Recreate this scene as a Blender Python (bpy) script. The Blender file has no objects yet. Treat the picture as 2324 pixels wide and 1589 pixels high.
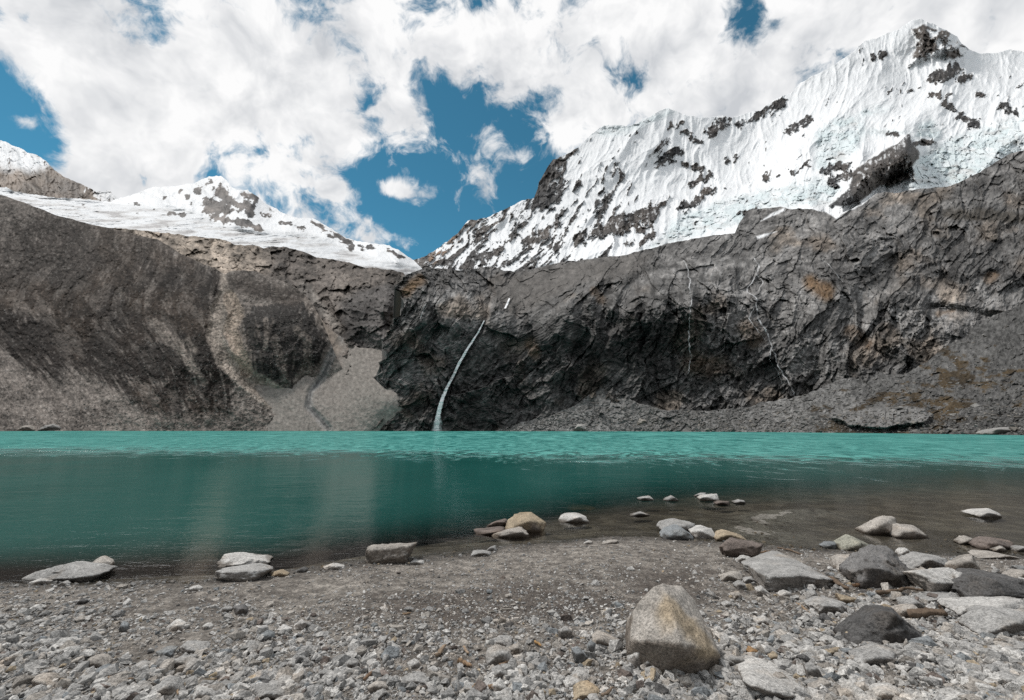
# Glacial lake under snow peaks: everything is built here as mesh code with procedural materials.
import bpy, bmesh, math, random
import numpy as np
from mathutils import Vector, Matrix

F32 = np.float32
scene = bpy.context.scene
COL = bpy.data.collections.new("place")
scene.collection.children.link(COL)

# ------------------------------------------------------------------ camera
# survey units: a 2324 x 1589 plot of the view, used to lay the terrain out by bearing and elevation
F_D, CX, CY = 1033.0, 1162.0, 794.5
PITCH = math.radians(9.79)
CAM_Z = 1.6
CP, SP = math.cos(PITCH), math.sin(PITCH)

def ray(dx, dy):
    """bearing/elevation -> (X per Y, Z per Y)"""
    a = (np.asarray(dx, float) - CX) / F_D
    b = (CY - np.asarray(dy, float)) / F_D
    yy = CP - SP * b
    return a / yy, (SP + CP * b) / yy

def at(dx, dy, Y):
    rx, rz = ray(dx, dy)
    return np.stack([rx * Y, Y + 0 * rx, CAM_Z + rz * Y], -1)

cam = bpy.data.objects.new("camera", bpy.data.cameras.new("camera"))
COL.objects.link(cam)
cam.data.sensor_width = 36.0
cam.data.lens = 36.0 * F_D / 2324.0
cam.data.clip_start = 0.05
cam.data.clip_end = 20000
cam.location = (0, 0, CAM_Z)
cam.rotation_euler = (math.pi / 2 + PITCH, 0, 0)
scene.camera = cam

# ------------------------------------------------------------------ numpy noise
_rs = np.random.RandomState(7)
_perm = _rs.permutation(256).astype(np.int32)
_perm = np.concatenate([_perm, _perm])
_g = _rs.normal(size=(256, 3))
_g = (_g / np.linalg.norm(_g, axis=1, keepdims=True)).astype(F32)

def perlin(x, y, z):
    x = np.asarray(x, F32); y = np.asarray(y, F32); z = np.asarray(z, F32)
    xf = np.floor(x); yf = np.floor(y); zf = np.floor(z)
    X = xf.astype(np.int32) & 255; Y = yf.astype(np.int32) & 255; Z = zf.astype(np.int32) & 255
    fx = x - xf; fy = y - yf; fz = z - zf
    u = fx * fx * fx * (fx * (fx * 6 - 15) + 10)
    v = fy * fy * fy * (fy * (fy * 6 - 15) + 10)
    w = fz * fz * fz * (fz * (fz * 6 - 15) + 10)
    def corner(i, j, k):
        h = _perm[_perm[_perm[(X + i) & 255] + ((Y + j) & 255)] + ((Z + k) & 255)]
        g = _g[h]
        return g[..., 0] * (fx - i) + g[..., 1] * (fy - j) + g[..., 2] * (fz - k)
    def lx(j, k):
        a = corner(0, j, k); b = corner(1, j, k)
        return a + u * (b - a)
    a = lx(0, 0); a += v * (lx(1, 0) - a)
    b = lx(0, 1); b += v * (lx(1, 1) - b)
    return (a + w * (b - a)) * 1.5

def fbm(p, scale, octaves=5, gain=0.5, seed=0.0, lac=2.03):
    x, y, z = (p[..., 0] / scale + seed, p[..., 1] / scale + seed * 1.7, p[..., 2] / scale + seed * 0.3)
    s = 0; a = 1.0; n = 0
    for i in range(octaves):
        s = s + a * perlin(x, y, z); n += a
        x = x * lac + 17.3; y = y * lac + 5.1; z = z * lac + 9.7
        a *= gain
    return s / n * 1.4

def ridged(p, scale, octaves=5, gain=0.55, seed=0.0, lac=2.03):
    x, y, z = (p[..., 0] / scale + seed, p[..., 1] / scale + seed * 1.7, p[..., 2] / scale + seed * 0.3)
    s = 0; a = 1.0; n = 0; prev = 1.0
    for i in range(octaves):
        r = 1 - np.abs(perlin(x, y, z)) * 1.8
        r = np.clip(r, 0, 1) ** 2
        s = s + a * r * prev; n += a
        prev = np.clip(r * 1.3, 0.25, 1)
        x = x * lac + 17.3; y = y * lac + 5.1; z = z * lac + 9.7
        a *= gain
    return s / n

def _hash3(X, Y, Z, k):
    return _perm[(_perm[(_perm[(X + k * 31) & 255] + Y) & 255] + Z) & 255].astype(F32) / 255.0

def worley(p, scale, seed=0):
    """(F1, F2, cell id 0..1) of jittered cells in the plane of the face"""
    qx = (p[..., 0] / scale + seed * 3.17).astype(F32); qz = (p[..., 2] / scale + seed * 1.13).astype(F32)
    bx = np.floor(qx).astype(np.int32); bz = np.floor(qz).astype(np.int32)
    f1 = np.full(qx.shape, 9.0, F32); f2 = f1.copy(); cid = np.zeros_like(f1)
    for i in (-1, 0, 1):
        for k in (-1, 0, 1):
            X = (bx + i) & 255; Z = (bz + k) & 255
            d = (bx + i + _hash3(X, 0, Z, 1) - qx) ** 2 + (bz + k + _hash3(X, 0, Z, 3) - qz) ** 2
            nearer = d < f1
            f2 = np.where(nearer, f1, np.minimum(f2, d))
            cid = np.where(nearer, _hash3(X, 0, Z, 5), cid)
            f1 = np.minimum(f1, d)
    return np.sqrt(f1), np.sqrt(f2), cid

def facets(p, scale, seed=0, slope=1.0, block=0.35):
    """angular broken-rock relief: every jittered cell is a tilted flat face; about -0.5..0.5"""
    qx = (p[..., 0] / scale + seed * 2.71).astype(F32); qz = (p[..., 2] / scale + seed * 1.37).astype(F32)
    bx = np.floor(qx).astype(np.int32); bz = np.floor(qz).astype(np.int32)
    f1 = np.full(qx.shape, 9.0, F32); h = np.zeros_like(f1)
    for i in (-1, 0, 1):
        for k in (-1, 0, 1):
            X = (bx + i) & 255; Z = (bz + k) & 255
            dx = bx + i + _hash3(X, 0, Z, 1) - qx; dz = bz + k + _hash3(X, 0, Z, 3) - qz
            d = dx * dx + dz * dz
            m = d < f1
            f1 = np.where(m, d, f1)
            h = np.where(m, block * (_hash3(X, 0, Z, 5) - .5) + slope * (dx * (_hash3(X, 0, Z, 6) - .5) + dz * (_hash3(X, 0, Z, 7) - .5)), h)
    return h

def facets3(p, scale, seed=0, slope=1.0, block=0.35):
    """the same for a solid stone"""
    q = (p / scale + seed * 2.71).astype(F32)
    base = np.floor(q).astype(np.int32)
    f1 = np.full(q.shape[:-1], 9.0, F32); h = np.zeros_like(f1)
    for i in (-1, 0, 1):
        for j in (-1, 0, 1):
            for k in (-1, 0, 1):
                c = base + np.array([i, j, k], np.int32)
                X = c[..., 0] & 255; Y = c[..., 1] & 255; Z = c[..., 2] & 255
                dx = c[..., 0] + _hash3(X, Y, Z, 1) - q[..., 0]; dy = c[..., 1] + _hash3(X, Y, Z, 2) - q[..., 1]; dz = c[..., 2] + _hash3(X, Y, Z, 3) - q[..., 2]
                d = dx * dx + dy * dy + dz * dz
                m = d < f1
                f1 = np.where(m, d, f1)
                h = np.where(m, block * (_hash3(X, Y, Z, 5) - .5) + slope * (dx * (_hash3(X, Y, Z, 6) - .5) + dy * (_hash3(X, Y, Z, 8) - .5) + dz * (_hash3(X, Y, Z, 7) - .5)), h)
    return h

def sstep(a, b, x):
    t = np.clip((x - a) / (b - a), 0, 1)
    return t * t * (3 - 2 * t)

def mix(a, b, f):
    a = np.asarray(a, float); b = np.asarray(b, float)
    f = np.asarray(f)[..., None]
    return a * (1 - f) + b * f

def dist_line(X, Y, pts):
    """distance from every (X, Y) to a polyline"""
    best = np.full(X.shape, 1e9)
    for (x0, y0), (x1, y1) in zip(pts[:-1], pts[1:]):
        vx, vy = x1 - x0, y1 - y0
        L = vx * vx + vy * vy + 1e-9
        t = np.clip(((X - x0) * vx + (Y - y0) * vy) / L, 0, 1)
        best = np.minimum(best, np.hypot(X - x0 - t * vx, Y - y0 - t * vy))
    return best

def in_poly(X, Y, pts):
    """signed distance to a polygon, positive inside"""
    d = dist_line(X, Y, list(pts) + [pts[0]])
    ins = np.zeros(X.shape, bool)
    n = len(pts)
    for i in range(n):
        x0, y0 = pts[i]; x1, y1 = pts[(i + 1) % n]
        c = ((y0 > Y) != (y1 > Y))
        with np.errstate(divide='ignore', invalid='ignore'):
            xi = (x1 - x0) * (Y - y0) / (y1 - y0 + 1e-12) + x0
        ins ^= c & (X < xi)
    return np.where(ins, d, -d)

def rbf(ctrl):
    """thin plate spline through (dx, dy, value) points"""
    c = np.array(ctrl, float)
    xy = c[:, :2] / 500.0
    n = len(c)
    def phi(r2):
        return 0.5 * r2 * np.log(r2 + 1e-9)
    A = np.zeros((n + 3, n + 3))
    A[:n, :n] = phi(((xy[:, None] - xy[None]) ** 2).sum(-1)) + np.eye(n) * 0.002
    A[:n, n] = 1; A[:n, n + 1:] = xy
    A[n, :n] = 1; A[n + 1:, :n] = xy.T
    w = np.linalg.solve(A, np.concatenate([c[:, 2], [0, 0, 0]]))
    def f(X, Y):
        x = X / 500.0; y = Y / 500.0
        s = w[n] + w[n + 1] * x + w[n + 2] * y
        for i in range(n):
            s = s + w[i] * phi((x - xy[i, 0]) ** 2 + (y - xy[i, 1]) ** 2)
        return s
    return f

# ------------------------------------------------------------------ mesh helpers
def mesh_from(name, verts, faces, smooth=True, cols=None, extra=None):
    """verts (n,3), faces (m,k) int array; fast build with optional point colours"""
    verts = np.ascontiguousarray(verts, F32); faces = np.ascontiguousarray(faces, np.int32)
    me = bpy.data.meshes.new(name)
    m, k = faces.shape
    me.vertices.add(len(verts)); me.vertices.foreach_set("co", verts.ravel())
    me.loops.add(m * k); me.loops.foreach_set("vertex_index", faces.ravel())
    me.polygons.add(m)
    me.polygons.foreach_set("loop_start", np.arange(0, m * k, k, dtype=np.int32))
    me.polygons.foreach_set("use_smooth", np.full(m, smooth, bool))
    me.update(calc_edges=True)
    if cols is not None:
        a = me.attributes.new("Col", 'FLOAT_COLOR', 'POINT')
        c = np.ones((len(verts), 4), F32); c[:, :3] = np.clip(cols, 0, 1)
        a.data.foreach_set("color", c.ravel())
    for key, val in (extra or {}).items():
        if np.ndim(val) == 2:
            a = me.attributes.new(key, 'FLOAT_VECTOR', 'POINT')
            a.data.foreach_set("vector", np.ascontiguousarray(val, F32).ravel())
            continue
        a = me.attributes.new(key, 'FLOAT', 'POINT')
        a.data.foreach_set("value", np.ascontiguousarray(val, F32))
    return me

def link(name, me, mat, parent=None, loc=None):
    o = bpy.data.objects.new(name, me)
    COL.objects.link(o)
    if mat is not None and not me.materials:
        me.materials.append(mat)
    if parent is not None:
        o.parent = parent
    if loc is not None:
        o.location = loc
    return o

def tag(o, label=None, cat=None, group=None, kind=None):
    if label: o["label"] = label
    if cat: o["category"] = cat
    if group: o["group"] = group
    if kind: o["kind"] = kind
    return o

def grid_faces(nr, nc):
    i = np.arange(nr - 1)[:, None] * nc + np.arange(nc - 1)[None]
    return np.stack([i, i + 1, i + 1 + nc, i + nc], -1).reshape(-1, 4)

# ------------------------------------------------------------------ materials
def new_mat(name):
    m = bpy.data.materials.new(name); m.use_nodes = True
    nt = m.node_tree; nt.nodes.clear()
    out = nt.nodes.new("ShaderNodeOutputMaterial")
    return m, nt, out

class NT:
    """small node-graph builder"""
    def __init__(self, nt): self.nt = nt
    def n(self, t, **kw):
        nd = self.nt.nodes.new(t)
        for k, v in kw.items(): setattr(nd, k, v)
        return nd
    def set(self, sock, v):
        if isinstance(v, bpy.types.NodeSocket): self.nt.links.new(v, sock)
        else: sock.default_value = v
    def math(self, op, a, b=0.0, c=0.0, clamp=False):
        nd = self.n("ShaderNodeMath", operation=op, use_clamp=clamp)
        self.set(nd.inputs[0], a); self.set(nd.inputs[1], b)
        if op in ('MULTIPLY_ADD', 'SMOOTH_MIN', 'SMOOTH_MAX'): self.set(nd.inputs[2], c)
        return nd.outputs[0]
    def vmath(self, op, a, b=(0, 0, 0)):
        nd = self.n("ShaderNodeVectorMath", operation=op)
        self.set(nd.inputs[0], a); self.set(nd.inputs[1], b)
        return nd.outputs["Value"] if op in ('LENGTH', 'DOT_PRODUCT', 'DISTANCE') else nd.outputs[0]
    def ramp(self, v, a, b, c=0.0, d=1.0, smooth=True):
        nd = self.n("ShaderNodeMapRange", interpolation_type='SMOOTHSTEP' if smooth else 'LINEAR')
        for s, x in zip(nd.inputs[:5], (v, a, b, c, d)): self.set(s, x)
        return nd.outputs[0]
    def noise(self, vec, scale, detail=4.0, rough=0.5, dist=0.0):
        nd = self.n("ShaderNodeTexNoise", noise_dimensions='3D')
        self.set(nd.inputs["Vector"], vec)
        nd.inputs["Scale"].default_value = scale; nd.inputs["Detail"].default_value = detail
        nd.inputs["Roughness"].default_value = rough; nd.inputs["Distortion"].default_value = dist
        return nd.outputs["Fac"]
    def voronoi(self, vec, scale, feature='F1'):
        nd = self.n("ShaderNodeTexVoronoi", feature=feature)
        self.set(nd.inputs["Vector"], vec); nd.inputs["Scale"].default_value = scale
        return nd.outputs["Distance"]
    def mixc(self, f, a, b, blend='MIX'):
        nd = self.n("ShaderNodeMix", data_type='RGBA', blend_type=blend)
        self.set(nd.inputs[0], f)
        for s, v in ((nd.inputs[6], a), (nd.inputs[7], b)):
            self.set(s, v if isinstance(v, bpy.types.NodeSocket) else (*v[:3], 1.0))
        return nd.outputs[2]
    def attr(self, name):
        return self.n("ShaderNodeAttribute", attribute_name=name)
    def bump(self, h, strength=0.5, dist=1.0, normal=None):
        nd = self.n("ShaderNodeBump")
        nd.inputs["Strength"].default_value = strength; nd.inputs["Distance"].default_value = dist
        self.set(nd.inputs["Height"], h)
        if normal is not None: self.set(nd.inputs["Normal"], normal)
        return nd.outputs[0]
    def vmul(self, v, s):
        return self.vmath('MULTIPLY', v, s)
    def grey(self, v):
        nd = self.n("ShaderNodeCombineColor")
        for i in range(3): self.set(nd.inputs[i], v)
        return nd.outputs[0]

def terrain_mat(name, detail_m, bump_m, rough=0.92, contrast=0.5, stretch=(1, 1, 1)):
    """albedo from the 'Col' attribute, broken up and bumped by fractal noise of detail_m metres"""
    m, nt, out = new_mat(name); g = NT(nt)
    p = g.vmul(g.attr("Face").outputs["Vector"], stretch)
    c = g.attr("Col").outputs["Color"]
    n1 = g.noise(p, 1.0 / detail_m, 8.0, 0.65)
    f = g.ramp(n1, 0.25, 0.75, 1 - contrast, 1 + contrast, False)
    c2 = g.vmath('MULTIPLY', c, g.grey(f))
    bs = g.n("ShaderNodeBsdfPrincipled")
    g.set(bs.inputs["Base Color"], c2)
    bs.inputs["Roughness"].default_value = rough
    bs.inputs["Specular IOR Level"].default_value = 0.15
    g.set(bs.inputs["Normal"], g.bump(n1, 0.9, bump_m))
    nt.links.new(bs.outputs[0], out.inputs[0])
    return m
# ------------------------------------------------------------------ terrain sheets
LAYERS = {}

def zoomA(p): return [(x * .482, y * .482 + 227) for x, y in p]          # survey insets
def zoomF(p): return [(x * .5361 + 1078, y * .5361) for x, y in p]
def zoomB(p): return [(x * .482 + 794.4, y * .482 + 227) for x, y in p]
def zoomR(p): return [(x * .625 + 1529.7, y * .625) for x, y in p]

def layer(name, x0, x1, top, bot, ctrl, disp, color, mat, step=1.5, rows=260, jag=(2.0, 14.0), label=None, power=1.0, seed=0.0, ref=None, yw=0.12, lat=None):
    nc = int((x1 - x0) / step) + 1
    xs = np.linspace(x0, x1, nc)
    top = np.array(top, float); bot = np.array(bot, float)
    ty = np.interp(xs, top[:, 0], top[:, 1]); by = np.interp(xs, bot[:, 0], bot[:, 1])
    line = np.stack([xs, 0 * xs + seed, 0 * xs], -1)
    ty = ty + jag[0] * fbm(line, jag[1], 4, 0.6) * 1.6
    by = np.maximum(by, ty + 2)
    t = np.linspace(0, 1, rows)[:, None] ** power
    X = np.repeat(xs[None], rows, 0)
    Yd = by[None] * (1 - t) + ty[None] * t
    if lat:                                                  # ragged flanks
        amp, xa, xb = lat
        X = X + amp * 2 * fbm(np.stack([X * .3, 0 * X + seed, Yd], -1), 48, 5, .62) * sstep(xb, xa, X)
    D0 = np.exp(rbf([(a, b, math.log(c)) for a, b, c in ctrl])(X, Yd))
    P0 = at(X, Yd, D0)
    ref = ref or float(np.median(D0))
    Q = np.stack([(X - CX) / F_D * ref, D0 * yw, (972.5 - Yd) / F_D * ref], -1)     # metres across and up the face
    LAYERS['slant'] = np.clip(np.abs(np.gradient(D0, axis=0)) / (np.abs(np.gradient(Yd, axis=0)) / F_D * ref + 1e-6), 0, 12)
    d = disp(X, Yd, Q)
    D = D0 - d
    P = at(X, Yd, D)
    du = np.gradient(P, axis=1); dv = np.gradient(P, axis=0)
    N = np.cross(du, dv); N /= np.linalg.norm(N, axis=-1, keepdims=True) + 1e-9
    N = np.where((N[..., 1:2] > 0), -N, N)
    C = color(X, Yd, Q, N, d)
    # the far side behind the crest
    back = []; backc = []
    for k, (fy, dz) in enumerate(((1.012, 0.004), (1.06, 0.05), (1.3, 0.35))):
        b = P[-1].copy(); b[:, 0] *= fy; b[:, 1] *= fy
        b[:, 2] = P[-1][:, 2] * (1 - dz) - k
        back.append(b); backc.append(C[-1])
    V = np.concatenate([P, np.array(back)], 0); CC = np.concatenate([C, np.array(backc)], 0)
    nr = rows + 3
    FQ = np.concatenate([Q, np.repeat(Q[-1:], 3, 0)], 0)
    me = mesh_from(name, V.reshape(-1, 3), grid_faces(nr, nc), True, CC.reshape(-1, 3), {"Face": FQ.reshape(-1, 3)})
    o = link(name, me, mat)
    o["kind"] = "structure"
    if label: o["label"] = label
    LAYERS[name] = (x0, step, ty, by, rows, P, power, xs)
    return o

def surf(name, dx, dy):
    x0, step, ty, by, rows, P, power, xs = LAYERS[name]
    i = int(round(np.clip((dx - x0) / (xs[1] - xs[0]), 0, len(xs) - 1)))
    t = np.clip((dy - by[i]) / (ty[i] - by[i]), 0, 1) ** (1 / power)
    return P[int(round(t * (rows - 1))), i]

def field(ctrl):
    f = rbf(ctrl)
    v = [c[2] for c in ctrl]
    return lambda X, Y: np.clip(f(X, Y), min(v), max(v))

ROCK_MAT = terrain_mat("cliff_rock", 4.0, 1.8, 0.9, 0.6)
SCREE_MAT = terrain_mat("scree_rubble", 2.2, 0.7, 0.95, 0.45)
FAR_MAT = terrain_mat("far_rock", 20.0, 4.0, 0.95, 0.35)

# snow: white where Col is white, rock where it is dark; fine fluting in the bump
def snow_material():
    m, nt, out = new_mat("snow_and_rock"); g = NT(nt)
    pos = g.attr("Face").outputs["Vector"]
    c = g.attr("Col").outputs["Color"]
    n1 = g.noise(pos, 1 / 30.0, 7.0, 0.6)
    n2 = g.noise(g.vmul(pos, (1, 1, 0.25)), 1 / 24.0, 6.0, 0.6)
    f = g.ramp(n1, 0.3, 0.7, 0.93, 1.05, False)
    c2 = g.vmath('MULTIPLY', c, g.grey(f))
    bs = g.n("ShaderNodeBsdfPrincipled")
    g.set(bs.inputs["Base Color"], c2)
    bs.inputs["Roughness"].default_value = 0.75
    bs.inputs["Specular IOR Level"].default_value = 0.2
    h = g.math('ADD', g.math('MULTIPLY', n1, 0.6), n2)
    g.set(bs.inputs["Normal"], g.bump(h, 0.55, 6.0))
    nt.links.new(bs.outputs[0], out.inputs[0])
    return m
SNOW_MAT = snow_material()
def hc(x, k=2.2):
    return np.clip((x - .5) * k + .5, 0, 1)
SNOW = np.array([0.77, 0.78, 0.79]); ICE = np.array([0.60, 0.675, 0.69]); DIRTY = np.array([0.60, 0.60, 0.60])
DARKROCK = np.array([0.038, 0.037, 0.038]); BROWNROCK = np.array([0.13, 0.107, 0.09])

# ---------- the big snow mountain
top_big = [(900, 600), (930, 592), (960, 585), (1000, 560), (1040, 528), (1062, 500)] + zoomF(
    [(0, 930), (60, 915), (130, 885), (200, 850), (250, 840), (265, 800), (270, 770), (330, 675), (400, 650), (450, 610), (490, 570), (545, 530),
     (610, 528), (650, 535), (740, 495), (790, 465), (820, 457), (850, 470), (880, 485), (940, 495), (1000, 497), (1050, 490), (1085, 500),
     (1150, 480), (1210, 465), (1275, 415), (1330, 400), (1380, 350), (1450, 310), (1500, 290), (1560, 250), (1610, 210), (1650, 175),
     (1740, 145), (1800, 120), (1850, 85), (1890, 79), (1940, 103), (1990, 125), (2040, 150), (2060, 185), (2095, 215), (2150, 225),
     (2200, 225), (2270, 210), (2300, 215), (2460, 260)])
bot_big = [(900, 660), (1100, 665), (1300, 650), (1500, 610), (1700, 580), (1900, 530), (2100, 480), (2300, 420), (2420, 400)]
ctrl_big = [(920, 600, 1800), (1060, 500, 1850), (1080, 640, 1300), (1230, 620, 1200), (1230, 500, 1550), (1250, 360, 1900), (1500, 590, 1000),
            (1500, 450, 1500), (1520, 250, 2000), (1720, 520, 900), (1700, 420, 1500), (1700, 270, 2000), (1880, 450, 900), (1900, 300, 1500),
            (1880, 160, 2050), (2090, 45, 2150), (2080, 200, 1800), (2060, 320, 1150), (2100, 440, 850), (2320, 115, 2100), (2320, 250, 1250),
            (2320, 360, 800)]
rock_blobs = [  # polylines in the inset, half width, density
    ([(330, 690), (300, 760), (290, 850)], 42, .95), ([(370, 760), (345, 850)], 16, .8), ([(20, 1010), (120, 1080), (60, 1120)], 60, .58),
    ([(200, 980), (230, 1080), (150, 1130)], 55, .56), ([(90, 960), (290, 960)], 40, .42), ([(380, 900), (360, 1060)], 45, .46),
    ([(430, 1015), (540, 970)], 28, .85), ([(500, 900), (560, 850)], 30, .62), ([(610, 965), (690, 930), (750, 900)], 30, .9),
    ([(700, 980), (750, 900)], 18, .8), ([(580, 950), (620, 910)], 18, .7), ([(620, 915), (660, 912)], 10, .9), ([(790, 690), (850, 640)], 20, .78),
    ([(880, 690), (960, 715)], 9, .9), ([(920, 780), (1000, 740)], 12, .8), ([(1070, 690), (1105, 660)], 14, .7), ([(780, 625), (815, 600)], 14, .75),
    ([(830, 535), (870, 515)], 12, .8), ([(890, 560), (940, 590)], 15, .75), ([(990, 560), (1075, 505)], 17, .95), ([(1110, 530), (1180, 500)], 13, .95),
    ([(1180, 500), (1300, 430)], 14, .92), ([(1320, 560), (1420, 500)], 15, .66), ([(880, 875), (955, 840)], 15, .95), ([(955, 815), (1000, 805)], 14, .75),
    ([(700, 1030), (750, 990)], 12, .85), ([(630, 1035), (660, 1030)], 10, .85), ([(520, 800), (560, 720)], 22, .5), ([(640, 780), (600, 700)], 26, .45),
    ([(1690, 240), (1740, 222)], 14, .9), ([(1760, 400), (1830, 375)], 18, .55), ([(1920, 398), (1962, 402)], 10, .95), ([(2045, 490), (2130, 530)], 16, .82),
    ([(2225, 450), (2290, 480)], 11, .9), ([(2130, 400), (2165, 406)], 7, .9), ([(1990, 440), (2030, 470)], 9, .75), ([(1240, 750), (1270, 740)], 14, .6),
    ([(1350, 720), (1410, 700)], 14, .6), ([(1480, 725), (1560, 700)], 16, .85), ([(1510, 770), (1590, 735)], 20, .9), ([(1740, 775), (1840, 745)], 16, .9),
    ([(440, 780), (425, 860)], 18, .5), ([(1740, 568), (1785, 570)], 5, 1.0), ([(2050, 335), (2100, 325)], 10, .7), ([(395, 660), (430, 650)], 10, .7),
    ([(1950, 330), (2040, 290)], 22, .98), ([(1860, 605), (1940, 600)], 6, .9), ([(1100, 905), (1190, 890)], 7, .8), ([(650, 575), (690, 565)], 6, .6)]
summit_rock = zoomF([(1845, 122), (1900, 100), (1950, 122), (2000, 128), (2050, 150), (2085, 210), (2070, 235), (2030, 250), (1960, 240), (1900, 265), (1835, 285), (1870, 180)])
buttress = zoomF([(1500, 872), (1580, 800), (1605, 720), (1650, 690), (1690, 660), (1760, 622), (1790, 610), (1838, 566), (1850, 605), (1880, 640), (1880, 672),
                  (1830, 722), (1760, 762), (1690, 805), (1630, 855), (1560, 872)])
ice_zone = [zoomF(p) for p in ([(700, 1060), (800, 1000), (830, 930), (1000, 860), (1200, 805), (1300, 790), (1450, 745), (1560, 790), (1500, 870), (1290, 880), (1130, 950), (900, 1010), (760, 1050)],
                               [(1440, 560), (1520, 500), (1640, 480), (1660, 560), (1620, 640), (1500, 720), (1440, 720)],
                               [(1600, 500), (1650, 455), (1780, 445), (1740, 480)],
                               [(1860, 590), (1870, 530), (1930, 500), (1975, 550), (1970, 590), (1900, 610)],
                               [(1800, 810), (1880, 650), (2000, 590), (2324, 480), (2324, 640), (2200, 700), (2060, 790), (1900, 800)],
                               [(500, 570), (545, 530), (620, 530), (740, 495), (820, 460), (845, 480), (700, 540), (640, 570), (540, 575)],
                               [(1640, 545), (1840, 560), (1760, 570), (1680, 575)])]

def big_masks(X, Y):
    ice = np.zeros(X.shape)
    for k, p in enumerate(ice_zone):
        ice = np.maximum(ice, sstep(-10, 14, in_poly(X, Y, p)))
    but = in_poly(X, Y, buttress); summ = in_poly(X, Y, summit_rock)
    return ice, but, summ

_RK = {}
def big_rock(X, Y, P):
    if 'm' in _RK: return _RK['m']
    ice, but, summ = big_masks(X, Y)
    strk = np.stack([P[..., 0] - (0.55 + 0.25 * sstep(1700, 1100, X)) * P[..., 2] + 60 * fbm(P, 160, 3, seed=5), P[..., 1], P[..., 2] * 0.30], -1)
    n = ridged(strk, 60, 5, 0.62, seed=6)
    n = sstep(.05, .75, n)
    m = fbm(strk, 22, 5, 0.65, seed=16) * .5 + .5
    n2 = fbm(P, 20, 5, 0.65, seed=8) * 0.5 + 0.5
    dens = np.zeros(X.shape)
    for pts, w, q in rock_blobs:
        pts = zoomF(pts); wd = w * .5361
        dens = np.maximum(dens, q * sstep(wd * 2.2, wd * 0.05, dist_line(X, Y, pts) + 20 * (n2 - .5) + 14 * (m - .5)))
    dens = np.maximum(dens, 0.52 * sstep(330, 480, Y) * sstep(1620, 1200, X))
    dens = np.maximum(dens, 0.15)
    t = .40 * (1 - n) + .36 * hc(m, 2.4) + .24 * hc(n2, 2.4)
    rock = sstep(-.02, 0.04, dens * 1.04 - t)
    sn = fbm(P, 50, 5, .65, seed=13) * .5 + .5
    rock = np.maximum(rock, sstep(-2, 4, summ + 16 * (n2 - .5)) * sstep(0.60, 0.50, hc(sn, 1.6) * .7 + .3 * m))
    rock = np.maximum(rock, sstep(-2, 2, but + 10 * (n2 - .5)) * sstep(0.80, 0.70, .6 * n2 + .4 * m))
    _RK['m'] = rock
    return rock

def big_disp(X, Y, P):
    ice, but, summ = big_masks(X, Y)
    w = fbm(P, 300, 3, seed=3)
    flute_p = np.stack([P[..., 0] + 70 * w - 0.12 * P[..., 2], P[..., 1], P[..., 2] * 0.13], -1)
    flut = ridged(flute_p, 46, 4, 0.6, seed=1)
    big = ridged(np.stack([P[..., 0] - 0.4 * P[..., 2] + 100 * w, P[..., 1], P[..., 2] * 0.5], -1), 330, 4, 0.5, seed=2)
    fine = fbm(P, 40, 5, 0.62, seed=4)
    rk = big_rock(X, Y, P)
    k = facets(np.stack([P[..., 0] + .3 * P[..., 2], P[..., 1], P[..., 2] * .6], -1) + 10 * fine[..., None], 38, 4) * 30 + facets(P, 15, 6) * 12
    d = big * 150 + (1 - ice) * flut * 24 + fine * 10 + rk * (8 + k + ridged(P, 24, 3, .6, seed=19) * 14)
    f1, f2, cid = worley(P * np.array([1, 1, 1.7]) + 18 * fbm(P, 60, 2, seed=7)[..., None], 34)
    g1, g2, gid = worley(P * np.array([1, 1, 1.5]), 15, 3)
    ser = (cid - 0.5) * 22 * sstep(0.0, 0.3, f2 - f1) + (gid - .5) * 14 + facets(P, 26, 17) * 34 + fbm(P, 14, 4, .65, seed=20) * 12
    d = d + ice * ser * 0.8
    d = d + sstep(-6, 30, but) * 120 + sstep(-2, 10, but) * (ridged(P, 60, 5, .6, seed=9) * 40)
    d = d + sstep(-4, 20, summ) * (40 + ridged(P, 80, 5, .62, seed=11) * 90)
    return d

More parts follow.
